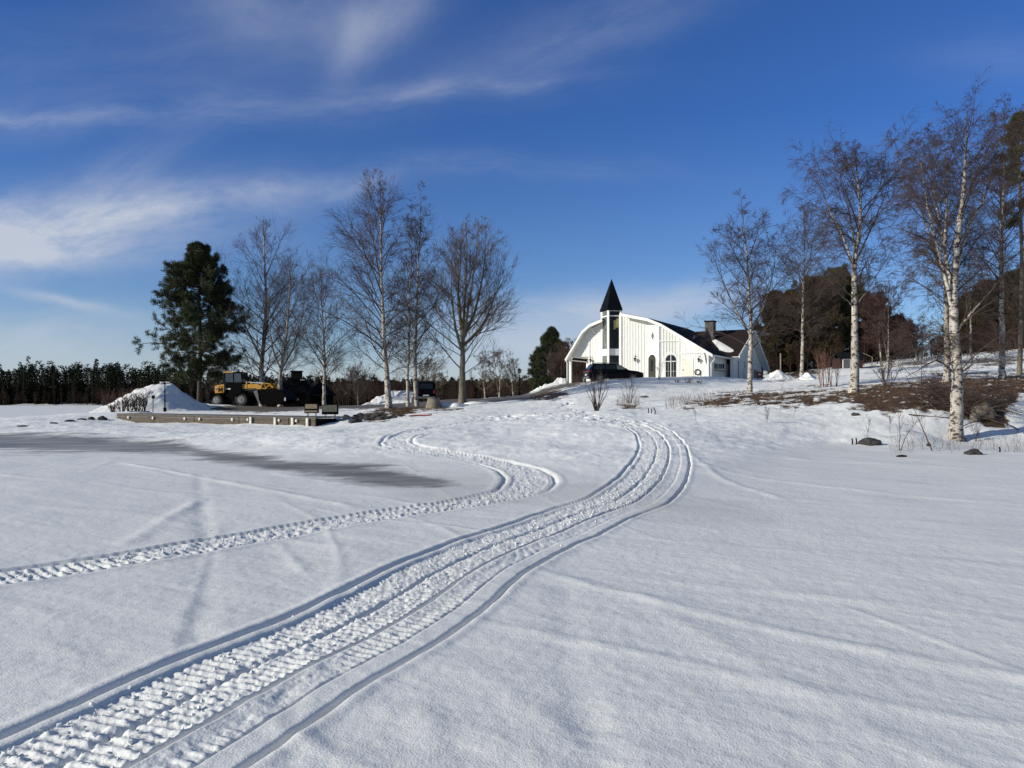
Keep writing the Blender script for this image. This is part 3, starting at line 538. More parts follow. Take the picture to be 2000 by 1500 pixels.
ptree('bare_aspen', 'broad grey-trunked bare tree with upswept boughs between the birch pair and the white house', 903, 55, [(903, 740), (904, 690), (905, 640), (910, 540), (912, 428)],
      [([(904, 690), (890, 640), (882, 570), (884, 500)], [0, -.5, -.8, -1]), ([(905, 660), (930, 600), (945, 520), (950, 440)], [0, .3, .5, .5]), ([(904, 670), (915, 600), (930, 500), (935, 430)], [0, -1, -1.5, -1.5]), ([(904, 665), (895, 580), (900, 500), (900, 440)], [0, 1, 1.5, 1.5]), ([(905, 675), (940, 640), (962, 590), (970, 550)], [0, 0, .5, .5])],
      ([0, .2, .35, .6, .85, 1], [.8, 3.6, 3.5, 2.5, 1.2, .3]), cat='aspen', fk=.62, seed=7, bark='bark_grey', twig='twig_tan', r0=.29, n1=66, n2=9, n3=5, n4=2, group=GA, wide=1.22, t0=.22, ang=.85, fine=.0055, twigup=.05, up=.04)
ptree('bare_birch', 'lone bare birch with pinkish trunk and forked crown beside the white house', 1464, 46, [(1465, 720), (1466, 650), (1463, 560), (1455, 470), (1447, 380)], [([(1466, 655), (1440, 610), (1410, 545), (1385, 480)], [0, -.3, -.6, -1]), ([(1467, 645), (1495, 590), (1512, 520), (1515, 480)], [0, .3, .5, .8]), ([(1460, 540), (1432, 490), (1418, 455)], [0, .3, .5])],
      ([0, .22, .35, .55, .8, 1], [.6, 2.5, 2.5, 1.8, 1.0, .25]), seed=8, r0=.19, n1=54, group=GB, t0=.30, weep=.07, wide=1.1)
ptree('bare_birch', 'slim birch with straight white stem, first one right of the house behind the snow heap', 1565, 60, [(1567, 690), (1568, 600), (1571, 500), (1570, 405)], [], ([0, .25, .4, .6, .85, 1], [.4, 2.0, 2.6, 2.2, 1.2, .3]), seed=9, r0=.17, n1=44, group=GB, t0=.3, weep=.14, wide=1.1)
ptree('bare_birch', 'crooked bare birch with banded white trunk on the edge of the brown grass bank', 1668, 38.5, [(1670, 700), (1669, 640), (1669, 520), (1680, 420), (1675, 350), (1668, 285)], [([(1669, 525), (1650, 470), (1620, 410), (1600, 360), (1575, 350)], [0, -.3, -.6, -.8, -.9]), ([(1672, 510), (1700, 450), (1725, 390), (1735, 350)], [0, .3, .5, .8]), ([(1670, 500), (1660, 420), (1640, 350), (1625, 310)], [0, .8, 1.2, 1.5]), ([(1668, 600), (1625, 560), (1590, 530)], [0, -.6, -1.0], .25), ([(1670, 600), (1705, 550), (1735, 500)], [0, -.2, -.4], .25)],
      ([0, .28, .5, .75, 1], [.3, 1.6, 2.1, 1.9, .5]), seed=10, r0=.235, n1=62, n2=11, group=GB, t0=.38, weep=.16, wide=1.1)
ptree('bare_birch', 'thin-trunked birch standing just behind the big shore birch on the brown bank', 1848, 43, [(1850, 700), (1848, 600), (1845, 500), (1825, 380), (1812, 270)], [([(1847, 560), (1820, 470), (1790, 390), (1770, 330)], [0, .5, 1, 1])], ([0, .25, .5, .8, 1], [.4, 1.9, 2.5, 1.8, .4]), seed=11, r0=.21, n1=50, group=GB, t0=.34, weep=.15, wide=1.1)
ptree('bare_birch', 'largest and nearest birch, thick mottled trunk standing at the snowy lake edge', 1866, 28.2, [(1868, 800), (1869, 720), (1862, 600), (1868, 480), (1880, 390), (1886, 300), (1890, 215)], [([(1862, 610), (1840, 520), (1815, 420), (1800, 330), (1790, 270)], [0, -.2, -.4, -.5, -.5], .42), ([(1866, 540), (1885, 460), (1925, 380), (1945, 300), (1950, 240)], [0, .3, .6, .8, .8]), ([(1863, 580), (1846, 480), (1850, 370), (1845, 280)], [0, .5, .9, 1]), ([(1866, 650), (1915, 590), (1960, 540)], [0, -.3, -.5], .3), ([(1866, 730), (1830, 705), (1790, 725), (1750, 745)], [0, -.4, -.7, -.8], .2), ([(1868, 735), (1910, 705), (1945, 705), (1985, 725)], [0, -.3, -.5, -.6], .2)],
      ([0, .2, .4, .65, .85, 1], [1.3, 1.5, 1.7, 1.6, 1.2, .4]), seed=12, r0=.265, n1=80, n2=10, n3=6, n4=4, group=GB, t0=.22, weep=.15, wide=1.1, darkfoot=.35, fine=.0035)
ptree('bare_birch', 'tall straight birch second from the right edge behind the brown bank', 1956, 42.5, [(1957, 650), (1955, 500), (1960, 350), (1962, 200)], [], ([0, .25, .45, .7, 1], [.4, 1.9, 2.2, 1.6, .4]), seed=13, r0=.19, n1=56, n2=10, group=GB, t0=.25, weep=.14, wide=1.1)
ptree('bare_birch', 'thin pale birch stem far up the slope, right of the big shore birch', 1896, 66, [(1896, 640), (1895, 590), (1893, 520)], [], ([0, .4, 1], [.2, 1.0, .2]), seed=14, r0=.11, n1=20, n2=6, n3=4, n4=2, group=GB, t0=.45)
for i, (px, Y, top, hw, lab, tg) in enumerate([(845, 100, 700, 2.4, 'round-crowned small bare tree behind the black van', 'twig_tan'), (948, 95, 690, 1.3, 'slim bare tree, left of the three small ones above the driveway', 'twig_tan'), (975, 98, 688, 1.9, 'pale-stemmed bare tree, middle of the three small ones above the driveway', 'twig_tan'),
      (1004, 100, 706, 1.3, 'short bare tree right beside the yard lantern post', 'twig_tan'), (430, 90, 690, 2.2, 'dark bare tree just right of the big pine trunk', 'twig'), (700, 95, 730, 2.2, 'low bare tree beyond the snow heap behind the tallest birch', 'twig'),
      (1115, 84, 668, 1.8, 'bare tree behind the left eave of the white house', 'twig'), (1735, 78, 560, 2.6, 'dense reddish bare birch with twin pale stems in front of the evergreens', 'twig_red'), (1722, 80, 580, 2.2, 'reddish bare birch left of the dense twin-stemmed one', 'twig_red'),
      (1790, 84, 640, 2.0, 'low reddish bare tree near the gap in the right woods', 'twig_red')]):
    b = ground(px, Y); tz = EYE + (HY - top) / F * Y - b.z; lx = random.uniform(-.3, .3)
    L = [[(0, 0, 0), (lx, 0, tz * .5), (lx * .5, 0, tz)], [(0.03, 0, .1), (-.5 * hw * .4, .2, tz * .5), (-.3 * hw, .3, tz * .85)]]
    bare_tree('small_bare_tree', lab, b, L, ([0, .25, .5, .8, 1], [hw * .5, hw, hw, hw * .6, hw * .1]), seed=40 + i, cat='tree', group='small bare trees in the background', n1=26, n2=8, n3=5, n4=2, r0=.10, t0=.18, bark='birch' if tg != 'twig' else 'bark_grey', twig=tg, fine=.008, tw=1.3)
# shrubs and saplings
def shrub(name, label, px, py, top, spread, seed, stems=9, cat='shrub', group=None, twig='twig', Y=None, n2=5, n3=3, r=.012, lean=.45, fine=.0035):
    b = hit(px, py) if Y is None else ground(px, Y); b.z = hz(b.x, b.y) - .04; rng = np.random.default_rng(seed); Hh = EYE + (HY - top) / F * b.y - b.z
    root = empty(name, b, 0, label, cat, group); az = rng.uniform(0, 6.28, stems); an = rng.uniform(.05, lean, stems)
    o = np.stack([np.cos(az), np.sin(az), np.zeros(stems)], 1) * spread * .06; d = np.stack([np.cos(az) * np.sin(an), np.sin(az) * np.sin(an), np.cos(an)], 1); ln = Hh * rng.uniform(.65, 1.05, stems)
    P1 = grow(o, d, ln, 9, .02, .07, rng); v, q = tubes(P1, r * np.ones((stems, 1)) * np.linspace(1, .25, 10)[None], 5); np_mesh('stems', v, q, M[twig], root)
    o, d, t, pi = spawn(P1, n2, .3, 1, .55, rng); l2 = ln[pi] * .3 * rng.uniform(.5, 1.2, len(t)); P2 = grow(o, d, l2, 5, .08, .1, rng); v, q = tubes(P2, fine * 1.4 * np.ones((len(o), 1)) * np.linspace(1, .5, 6)[None], 3); V = [v]; Q = [q]
    if n3:
        o, d, t, pi = spawn(P2, n3, .2, 1, .5, rng); l3 = l2[pi] * .5; P3_ = grow(o, d, l3, 3, .06, .1, rng); v2, q2 = tubes(P3_, fine * np.ones((len(o), 1)) * np.linspace(1, .6, 4)[None], 3); V.append(v2); Q.append(q2 + len(v))
    np_mesh('twigs', np.concatenate(V), np.concatenate(Q), M[twig], root); return root
shrub('bare_shrub', 'vase-shaped bare shrub with thick dark stems in the snow below the black car', 1165, 803, 725, 1.4, 21, 11, group='garden shrubs on the slope', r=.028, lean=.4, n3=3)
shrub('bare_shrub', 'thin vase-shaped shrub right of the thick-stemmed one, on the snow slope', 1229, 788, 730, 1.4, 22, 7, group='garden shrubs on the slope', r=.018, lean=.5)
shrub('bare_shrub', 'upright thin shrub growing beside the arched front door', 1287, 745, 700, 1.0, 23, 6, group='garden shrubs on the slope', Y=60, r=.015, lean=.25)
for k, (px, Y, tp, lab) in enumerate([(1322, 57, 742, 'left clump of the low bare bushes on the mound before the white door'), (1345, 56.5, 738, 'middle clump of the low bare bushes on the mound before the white door'), (1366, 56.5, 742, 'right clump of the low bare bushes on the mound before the white door')]):
    shrub('low_bush', lab, px, 0, tp, 1.5, 24 + k, 20, group='low bushes on the mound', Y=Y, lean=.75, r=.011, twig='twig_tan')
for k, px in enumerate([222, 238, 254, 268, 280]):
    shrub('red_bush', ['leftmost', 'second', 'middle', 'fourth', 'rightmost'][k] + ' of the dark red bare bushes before the large snow heap', px, 0, [789, 780, 774, 769, 768][k], 2, 30 + k, 20, group='dark red bushes by the snow heap', Y=54 + k * .4, lean=.5, r=.02, twig='twig_red', fine=.009)
for k, (px, Y, tp) in enumerate([(212, 63, 770), (240, 63, 762), (262, 63, 760)]):
    shrub('red_bush', ['left', 'middle', 'right'][k] + ' reddish bush rising behind the left flank of the large snow heap', px, 0, tp, 2, 36 + k, 26, group='bushes behind the snow heap', Y=Y + 3, lean=.6, r=.018, twig='twig_red', fine=.008)
for k, (px, py, tp, st, r_, lab) in enumerate([(1758, 880, 800, 2, .014, 'thin forked sapling in the snow left of the big shore birch'), (1823, 881, 780, 1, .022, 'red-barked sapling just left of the foot of the big shore birch'), (1696, 857, 815, 1, .007, 'wispy sapling rising behind the dark shore boulder'), (1740, 845, 800, 1, .007, 'short wispy sapling between boulder and forked sapling'),
      (1523, 800, 735, 1, .009, 'single thin sapling crossing the brown grass strip'), (1548, 815, 780, 1, .007, 'tiny sapling on the snow below the brown grass strip'), (1905, 862, 820, 3, .008, 'low twiggy sapling right of the big shore birch'), (1498, 829, 795, 2, .007, 'tiny forked twig on the right snow slope'), (1362, 824, 795, 1, .007, 'bent stalk sticking out of the snow below the mound')]):
    shrub('sapling', lab, px, py, tp, .4, 60 + k, st, cat='sapling', group='saplings on the right shore', r=r_, lean=.25, n2=12, n3=3, fine=.003)
for k, px in enumerate([1604, 1609, 1616, 1624, 1634]):
    shrub('orange_sapling', ['leftmost', 'second', 'middle', 'fourth', 'rightmost'][k] + ' of the orange-stemmed young birches on the snowy lawn', px, 0, [665, 660, 672, 690, 700][k], .4, 70 + k, 3, cat='sapling', group='orange-stemmed young birches', Y=47 + k * .2, r=.022, lean=.1, n2=10, n3=3, twig='twig_orange')
for k, (px, Y, tp, lab) in enumerate([(1092, 78, 690, 'brown thicket left of the carport'), (1126, 82, 692, 'brown thicket seen through the left of the carport'), (1142, 82, 690, 'brown thicket seen through the right of the carport'), (1735, 42, 700, 'purple twiggy bush on the crest of the brown bank')]):
    shrub('thicket', lab, px, 0, tp, 3, 80 + k, 46 if k < 3 else 14, group='brown thickets by the carport' if k < 3 else None, Y=Y, lean=.5, r=.025, n2=8, n3=4, fine=.012 if k < 3 else .005)
# ------------------------------------------------------------------ conifers
def needles(C_, D_, m, L, w, rng, spread=.9):
    """m thin triangles round every point C_, along D_"""
    N = len(C_); c = np.repeat(C_, m, 0); d = unit(np.repeat(D_, m, 0) * (1 - spread * .4) + rng.normal(0, spread, (N * m, 3)) * .75); sd = unit(np.cross(d, rng.normal(size=d.shape)))
    c = c + rng.normal(0, .35 * L, c.shape); l = L * rng.uniform(.6, 1.3, (N * m, 1)); a = c - sd * w; b = c + sd * w; e = c + d * l
    V = np.stack([a, b, e], 1).reshape(-1, 3); return V, np.arange(len(V)).reshape(-1, 3)
def conifer(name, label, base, Hh, hw, seed, kind='pine', bark='bark_pine', leaf='needle', cat='pine', group=None, nl=60, dens=1., r0=.2, t0=.25, prof=None, nsize=.2):
    rng = np.random.default_rng(seed); root = empty(name, base, 0, label, cat, group); P = np.array([[0, 0, 0.], [.01 * Hh, 0, Hh * .4], [0, 0, Hh * .8], [-.005 * Hh, 0, Hh]]); P = resample(P, 20)
    t = np.linspace(0, 1, 21); R = r0 * (1 - t) ** .8 + .01
    tt = np.linspace(0, 1, nl) ** .9 * (1 - t0) + t0; tt = np.clip(tt + rng.normal(0, .012, nl), t0, .99); f = tt * 20; i = np.minimum(f.astype(int), 19); a = (f - i)[:, None]; o = P[i] * (1 - a) + P[i + 1] * a
    az = np.arange(nl) * 2.4 + rng.uniform(0, .8, nl)
    if prof is None: prof = ([0, .25, .45, .7, .9, 1], [.5, .9, 1, .75, .4, .08]) if kind == 'pine' else ([0, .05, .3, .7, 1], [.8, 1, .85, .42, .04])
    reach = hw * lin(tt, *prof) * rng.uniform(.55, 1.18, nl); an = lin(tt, [t0, .8, 1], [1.75, 1.2, .5]) if kind == 'pine' else lin(tt, [t0, 1], [1.95, 1.2])
    an = an + rng.normal(0, .12, nl); d = np.stack([np.cos(az) * np.sin(an), np.sin(az) * np.sin(an), np.cos(an)], 1)
    P1 = grow(o, d, reach, 8, .03 if kind == 'pine' else .05, .09, rng); v, q = tubes(P[None], R[None], 8); v2, q2 = tubes(P1, (.018 + .012 * reach)[:, None] * np.linspace(1, .25, 9)[None], 4)
    np_mesh('trunk', v, q, M[bark], root); CVl = []; CQl = []
    n2 = int(9 * dens); oo, dd, t2, pi = spawn(P1, n2, .22, 1, .85, rng); l2 = np.maximum(reach[pi] * .34 * (1.15 - .6 * t2), .2); P2 = grow(oo, dd, l2, 4, .09 if kind == 'pine' else -.05, .1, rng)
    v3, q3 = tubes(P2, .010 * np.ones((len(oo), 1)) * np.linspace(1, .5, 5)[None], 3); np_mesh('branches', np.concatenate([v2, v3]), np.concatenate([q2, q3 + len(v2)]), M[bark], root)
    o3, d3, t3, pi3 = spawn(P2, 4, .3, 1.0, .6, rng); tips = np.concatenate([P2[:, -1], P2[:, 3], o3, P1[:, -1]]); td = np.concatenate([unit(P2[:, -1] - P2[:, -2]), unit(P2[:, 3] - P2[:, 2]), d3, unit(P1[:, -1] - P1[:, -2])])
    tips = tips + td * rng.uniform(0, .25, (len(tips), 1)) * nsize * 2
    V, T = needles(tips, td + np.array([0, 0, .35 if kind == 'pine' else -.25]), int(9 * dens), nsize, nsize * .09, rng); np_mesh('crown', V, T, M[leaf], root, smooth=False); return root
def pconifer(name, label, px, Y, top, hwpx, seed, **k):
    b = ground(px, Y); b.z -= .1; Hh = EYE + (HY - top) / F * Y - b.z; return conifer(name, label, b, Hh, hwpx / F * Y, seed, **k)
pconifer('tall_pine', 'big bushy dark green pine standing alone right of the large snow heap', 388, 74, 484, 84, 101, nl=130, dens=1.9, r0=.25, t0=.2, nsize=.25, prof=([0, .2, .3, .42, .5, .62, .75, .88, 1], [.6, .8, 1.05, 1.1, .95, .75, .50, .22, .02]))
G1 = 'dark spruces left of the house'; G2 = 'evergreens behind the house and lawn'
for k, (px, Y, top, w, lab, lf, kd, tz) in enumerate([(1078, 88, 648, 34, 'tall dark spruce with rounded top left of the white house', 'needle', 'pine', .08), (1052, 92, 690, 22, 'shorter dark spruce at the left foot of the tall one', 'needle', 'spruce', .03),
      (1102, 96, 675, 24, 'dark evergreen between the tall spruce and the house eave', 'needle_brown', 'spruce', .03)]):
    pconifer('dark_spruce', lab, px, Y, top, w, 110 + k, kind=kd, leaf=lf, cat='spruce', group=G1, nl=80, dens=1.3, t0=tz, nsize=.27, r0=.2, prof=([0, .1, .35, .65, .85, 1], [.8, 1.0, .95, .62, .28, .03]))
for k, (px, Y, top, w, lab, lf, kd) in enumerate([(a_[0], a_[1], a_[2] - (8, -6, 4, 0)[a_[0] % 4], a_[3] * 1.45) + a_[4:] for a_ in [(1512, 92, 585, 30, 'leftmost evergreen right behind the wing gable', 'needle_brown', 'spruce'), (1545, 96, 572, 34, 'brownish evergreen behind the slim straight birch', 'needle_brown', 'pine'), (1590, 92, 556, 42, 'broad brownish evergreen in the middle of the group', 'needle_brown', 'pine'),
      (1640, 96, 543, 46, 'tallest greenish pine of the group behind the crooked birch', 'needle', 'pine'), (1690, 98, 590, 40, 'brownish evergreen behind the red shed', 'needle_brown', 'pine'), (1745, 100, 622, 36, 'rightmost evergreen of the group with drooping boughs', 'needle_brown', 'spruce'), (1570, 104, 600, 40, 'evergreen filling the back of the group', 'needle_brown', 'spruce'), (1668, 105, 580, 50, 'dark evergreen behind the tallest pine of the group', 'needle_dark', 'spruce'),
      (1900, 88, 590, 34, 'brown-green evergreen upslope right of the shore birch', 'needle_brown', 'pine'), (1935, 92, 560, 38, 'evergreen upslope between the shore birch and the straight birch', 'needle_brown', 'pine'), (1975, 90, 545, 40, 'evergreen upslope behind the straight birch', 'needle_brown', 'pine'), (2010, 86, 530, 40, 'evergreen cut by the right picture edge on the upper slope', 'needle_brown', 'pine'), (1870, 96, 625, 26, 'small evergreen upslope behind the shore birch', 'needle_dark', 'pine')]]):
    pconifer('evergreen_tree', lab, px, Y, top, w, 120 + k, kind=kd, leaf=lf, cat='evergreen', group=G2, nl=84, dens=1.35, t0=.06, nsize=.32, r0=.2, prof=([0, .1, .35, .65, .85, 1], [.8, 1.0, .95, .72, .38, .05]))
pconifer('slender_pine', 'tall pine at the right picture edge with dark tufts only near its top', 1991, 46, 235, 36, 140, bark='bark_grey', nl=44, dens=1.1, r0=.14, t0=.44, nsize=.2, prof=([0, .45, .8, 1], [.5, .8, 1, .2]))
# far woods: one mass each
def far_woods():
    rng = np.random.default_rng(5); V = []; T = []; n = 0; SV = []; SQ = []; m = 0; BV = []; BQ = []; bm_ = 0
    def skyline(px): return np.interp(px, [-500, 0, 60, 130, 190, 250, 300, 350, 450, 600, 700, 800, 1000, 1150], [735, 722, 714, 716, 708, 718, 716, 728, 734, 738, 742, 744, 742, 740])
    for k in range(1150):
        px = rng.uniform(-230, 1130); row = rng.integers(0, 4); Y = [262, 272, 284, 300][row] if px < 420 else [165, 178, 195, 215][row]; Y += rng.uniform(-5, 5)
        top = skyline(px) + (rng.normal(6, 7) if px < 420 else rng.normal(2, 4)) + ((9 if px < 420 else 4) if row == 0 else 0) - (rng.random() < .06) * 8; X = (px - HX) / F * Y; zb = float(0 if px < 300 else .0) + .3; Hh = EYE + (HY - top) / F * Y - zb
        hw = Hh * rng.uniform(.10, .17); isp = rng.random() < .25; nn = 270; t = np.where(rng.random(nn) < .35, rng.uniform(.0, .5, nn), rng.uniform(.1 if not isp else .4, 1, nn)) ; prof = (1 - t) ** .8 * 1.25 if not isp else np.maximum(np.sqrt(np.clip(1 - ((t - .72) / .3) ** 2, 0, 1)) * .9, .7 * (t < .6))
        az = rng.uniform(0, 6.28, nn); rr = hw * prof * rng.uniform(.35, 1.05, nn); c = np.stack([X + rr * np.cos(az), Y + rr * np.sin(az), zb + t * Hh], 1); dd = np.stack([np.cos(az), np.sin(az), rng.normal(-.2 if not isp else .3, .35, nn)], 1)
        sz = (1 + .8 * (t < .5))[:, None]; Hs = max(Hh, 9.5); L = .58 * Hs / 12 * sz; s_ = unit(np.cross(dd, rng.normal(size=dd.shape))) * (.17 * Hs / 12) * sz; v = np.stack([c - s_, c + s_, c + unit(dd) * L], 1).reshape(-1, 3); V.append(v); T.append(np.arange(len(v)).reshape(-1, 3) + n); n += len(v)
        tp = np.array([[X - .12, Y, zb + Hh * .86], [X + .12, Y, zb + Hh * .86], [X, Y, zb + Hh * 1.02]]) if not isp else np.array([[X - .5, Y, zb + Hh * .93], [X + .5, Y, zb + Hh * .93], [X, Y, zb + Hh * 1.0]]); V.append(tp); T.append(np.array([[0, 1, 2]]) + n); n += 3
        vq, qq = tubes(np.array([[[X, Y, zb - .5], [X, Y, zb + Hh * .85]]]), np.array([[.16, .05]]), 4); SV.append(vq); SQ.append(qq + m); m += len(vq)
    o = np_mesh('far_evergreen_forest', np.concatenate(V), np.concatenate(T), M['wood_far'], smooth=False); tag(o, 'dark evergreen forest along the far shore of the lake', 'forest', kind='stuff')
    o = np_mesh('far_forest_trunks', np.concatenate(SV), np.concatenate(SQ), M['bark_pine']); tag(o, 'thin trunks of the far shore forest', 'forest', kind='stuff')
    # bare woods in front of it: seven patterns reused
    pats = []
    for s in range(7):
        r2 = np.random.default_rng(200 + s); Pt = grow(np.zeros((1, 3)), np.array([[0, 0, 1.]]), np.array([9.]), 6, .1, .03, r2); v0, q0 = tubes(Pt, np.linspace(.09, .02, 7)[None], 4)
        o1, d1, t1, _ = spawn(Pt, 22, .2, 1, .6, r2); l1 = 2.6 * (1.1 - .7 * t1); P1 = grow(o1, d1, l1, 3, .12, .1, r2); v1, q1 = tubes(P1, .03 * np.ones((22, 1)) * np.linspace(1, .4, 4)[None], 3)
        o2, d2, t2, pi = spawn(P1, 7, .2, 1, .6, r2); P2 = grow(o2, d2, l1[pi] * .5, 2, .1, .1, r2); v2, q2 = tubes(P2, .016 * np.ones((len(o2), 1)) * np.array([[1, .8, .5]]), 3)
        pats.append((np.concatenate([v0, v1, v2]), np.concatenate([q0, q1 + len(v0), q2 + len(v0) + len(v1)])))
    for k in range(520):
        px = rng.uniform(330, 1110) if k > 110 else rng.uniform(-60, 330); Y = rng.uniform(118, 160) if px > 420 else rng.uniform(245, 258)
        top = np.interp(px, [0, 330, 560, 640, 700, 800, 1000, 1100], [765, 755, 752, 750, 742, 752, 742, 735]) + rng.normal(6, 7); X = (px - HX) / F * Y; Hh = (EYE + (HY - top) / F * Y) / 9.; v, q = pats[rng.integers(0, 7)]
        a = rng.uniform(0, 6.28); ca, sa = math.cos(a), math.sin(a); w = v.copy(); w[:, 0], w[:, 1] = (v[:, 0] * ca - v[:, 1] * sa), (v[:, 0] * sa + v[:, 1] * ca); w *= [Hh * 1.0, Hh * 1.0, Hh]; w += [X, Y, .3]; BV.append(w); BQ.append(q + bm_); bm_ += len(w)
    o = np_mesh('far_bare_woods', np.concatenate(BV), np.concatenate(BQ), M['wood_bare']); tag(o, 'brown leafless woods in front of the far evergreen forest', 'woods', kind='stuff')
    # brushy ridge at right
    RV = []; RQ = []; m = 0
    for k in range(230):
        px = rng.uniform(1500, 2060); Y = rng.uniform(86, 104) if px < 1780 else rng.uniform(78, 92); X = (px - HX) / F * Y; z = h1(X, Y); v, q = pats[rng.integers(0, 7)]; Hh = np.interp(px, [1500, 1700, 1770, 1830, 1900, 2060], [.32, .4, .16, .22, .3, .35]) * rng.uniform(.6, 1.2)
        a = rng.uniform(0, 6.28); ca, sa = math.cos(a), math.sin(a); w = v.copy(); w[:, 0], w[:, 1] = (v[:, 0] * ca - v[:, 1] * sa), (v[:, 0] * sa + v[:, 1] * ca); w *= [Hh * 1.5, Hh * 1.5, Hh]; w += [X, Y, z]; RV.append(w); RQ.append(q + m); m += len(w)
    o = np_mesh('hillside_undergrowth', np.concatenate(RV), np.concatenate(RQ), M['wood_bare']); tag(o, 'brown leafless undergrowth along the upper right slope', 'undergrowth', kind='stuff')
far_woods()
# snowy far shore under the forest
def far_bank():
    rng = np.random.default_rng(9); xs = np.linspace(-620, 420, 260); ys = np.linspace(0, 1, 16); V = []
    for j in ys:
        for x in xs:
            Y = 236 + j * 60 if x < 60 else 160 + j * 90; X = x / 260 * 250 * 1.0
            z = -.3 + 1.5 * sstep(0, .75, j) * (1 + 1.1 * vnoise(np.array([x * .06]), np.array([j * 3.]), 3)[0]) + .5 * vnoise(np.array([x * .3]), np.array([j * 9.]), 4)[0]
            V.append((X, Y + 5 * vnoise(np.array([x * .05]), np.array([0.]), 7)[0] * 2, float(z)))
    n = len(xs); f = np.array([[j * n + i, j * n + i + 1, (j + 1) * n + i + 1, (j + 1) * n + i] for j in range(15) for i in range(n - 1)])
    o = np_mesh('far_shore', np.array(V), f, M['snow_obj']); tag(o, 'low snowy far shore of the lake', 'shore', kind='structure')
M['snow_obj'] = mat('heap_snow', (.79, .79, .77), .65, col2=(.68, .68, .66), scale=1.2, bump=.5, bscale=5, spec=.3)
far_bank()
# ------------------------------------------------------------------ snow heaps
def heap(label, px0, px1, Y, ridge, depth, seed, group='ploughed snow heaps', zoff=0):
    """ridge: px skyline points of the heap; depth in m"""
    rng = np.random.default_rng(seed); nx, ny = 90, 44; x0 = (px0 - HX) / F * Y; x1 = (px1 - HX) / F * Y; b = ground((px0 + px1) / 2, Y); V = []
    X = np.linspace(x0, x1, nx); rx = [(p - HX) / F * Y for p, _ in ridge]; rz = [EYE + (HY - q) / F * Y for _, q in ridge]
    for j in range(ny):
        t = -1 + 2 * j / (ny - 1); y = Y + t * depth
        g = hbase(X, np.full(nx, y)); top = np.interp(X, rx, rz); k = np.clip(1 - abs(t) ** 1.25, 0, 1); z = g - .25 + np.maximum(top - g + .25, .0) * k
        z = z + k * (.38 * fbm(X * .9 + seed, np.full(nx, y * .9), seed, 4) + .20 * fbm(X * 2.6, np.full(nx, y * 2.6), seed + 5, 4))
        V.append(np.stack([X - b.x, np.full(nx, y - b.y), z - b.z], 1))
    V = np.concatenate(V); f = np.array([[j * nx + i, j * nx + i + 1, (j + 1) * nx + i + 1, (j + 1) * nx + i] for j in range(ny - 1) for i in range(nx - 1)])
    o = np_mesh('snow_heap', V, f, M['snow_obj']); o.location = b; return tag(o, label, 'snow heap', group)
heap('largest conical snow heap behind the lamp post at the left', 170, 425, 62, [(170, 818), (200, 806), (232, 786), (262, 768), (285, 757), (305, 749), (320, 748), (336, 751), (352, 765), (378, 785), (400, 800), (425, 808)], 5.5, 3)
heap('low wide snow heap behind the tallest birch and left of the black van', 690, 815, 70, [(690, 800), (715, 789), (740, 778), (765, 770), (790, 765), (810, 763), (815, 790)], 2.4, 4)
heap('small pointed snow heap right of the black van', 846, 870, 69, [(846, 765), (852, 772), (862, 784), (870, 793)], 1.5, 5)
heap('smooth snow bank left of the carport', 1032, 1112, 71, [(1032, 770), (1050, 758), (1070, 749), (1090, 742), (1104, 741), (1112, 752)], 2.0, 6)
heap('pointed snow heap right of the wing beside the rust-brown bin', 1478, 1560, 66, [(1478, 748), (1500, 738), (1516, 726), (1522, 727), (1538, 737), (1560, 746)], 2.4, 7)
heap('small pointed snow heap at the foot of the slim straight birch', 1560, 1612, 58.5, [(1560, 742), (1572, 732), (1577, 727), (1590, 738), (1612, 748)], 1.6, 8)
for k, (px, py, w, h_, lab) in enumerate([(885, 794, .55, .12, 'flat snow patch just right of the concrete ring'), (928, 788, .5, .08, 'small flat snow patch on the driveway edge')]):
    b = hit(px, py); mb = MB(); mb.blob((0, 0, 0), (w * 1.6, w, h_ * 2), k, .2, 3, -.05); o = mb.build('snow_patch', M['snow_obj'], smooth=True); o.location = (b.x, b.y, hz(b.x, b.y)); tag(o, lab, 'snow patch')
# crumbs of snow thrown up along the tracks
def crumbs():
    rng = np.random.default_rng(3); V = []; T = []; n = 0; oc = np.array([[1, 0, 0], [-1, 0, 0], [0, 1, 0], [0, -1, 0], [0, 0, 1], [0, 0, -1.]]); of = np.array([[0, 2, 4], [2, 1, 4], [1, 3, 4], [3, 0, 4], [2, 0, 5], [1, 2, 5], [3, 1, 5], [0, 3, 5]])
    for line, cnt, wmax, smax in ((trackA, 1800, .33, .017), (trackB, 900, .26, .02)):
        seg = np.diff(line, axis=0)
        for k in range(cnt):
            j = int(len(seg) * rng.random() ** 1.5); t = unit(seg[j]); lat = rng.uniform(-wmax, wmax) if rng.random() < .97 else rng.normal(0, .5); p = line[j] + np.array([t[1], -t[0]]) * lat + rng.normal(0, .03, 2)
            if p[1] < 2.2: continue
            r_ = min(.005 + rng.exponential(.0055), smax) * (1 if p[1] < 8 else 1.2); R3 = np.linalg.qr(rng.normal(size=(3, 3)))[0]; v = (oc * rng.uniform(.6, 1.2, (6, 1))) @ R3 * r_ + [p[0], p[1], hz(p[0], p[1]) + r_ * .35]; V.append(v); T.append(of + n); n += 6
    o = np_mesh('snow_crumbs', np.concatenate(V), np.concatenate(T), M['snow_obj'], smooth=False); tag(o, 'loose crumbs of snow thrown up in the tracks', 'snow crumbs', kind='stuff')
crumbs()
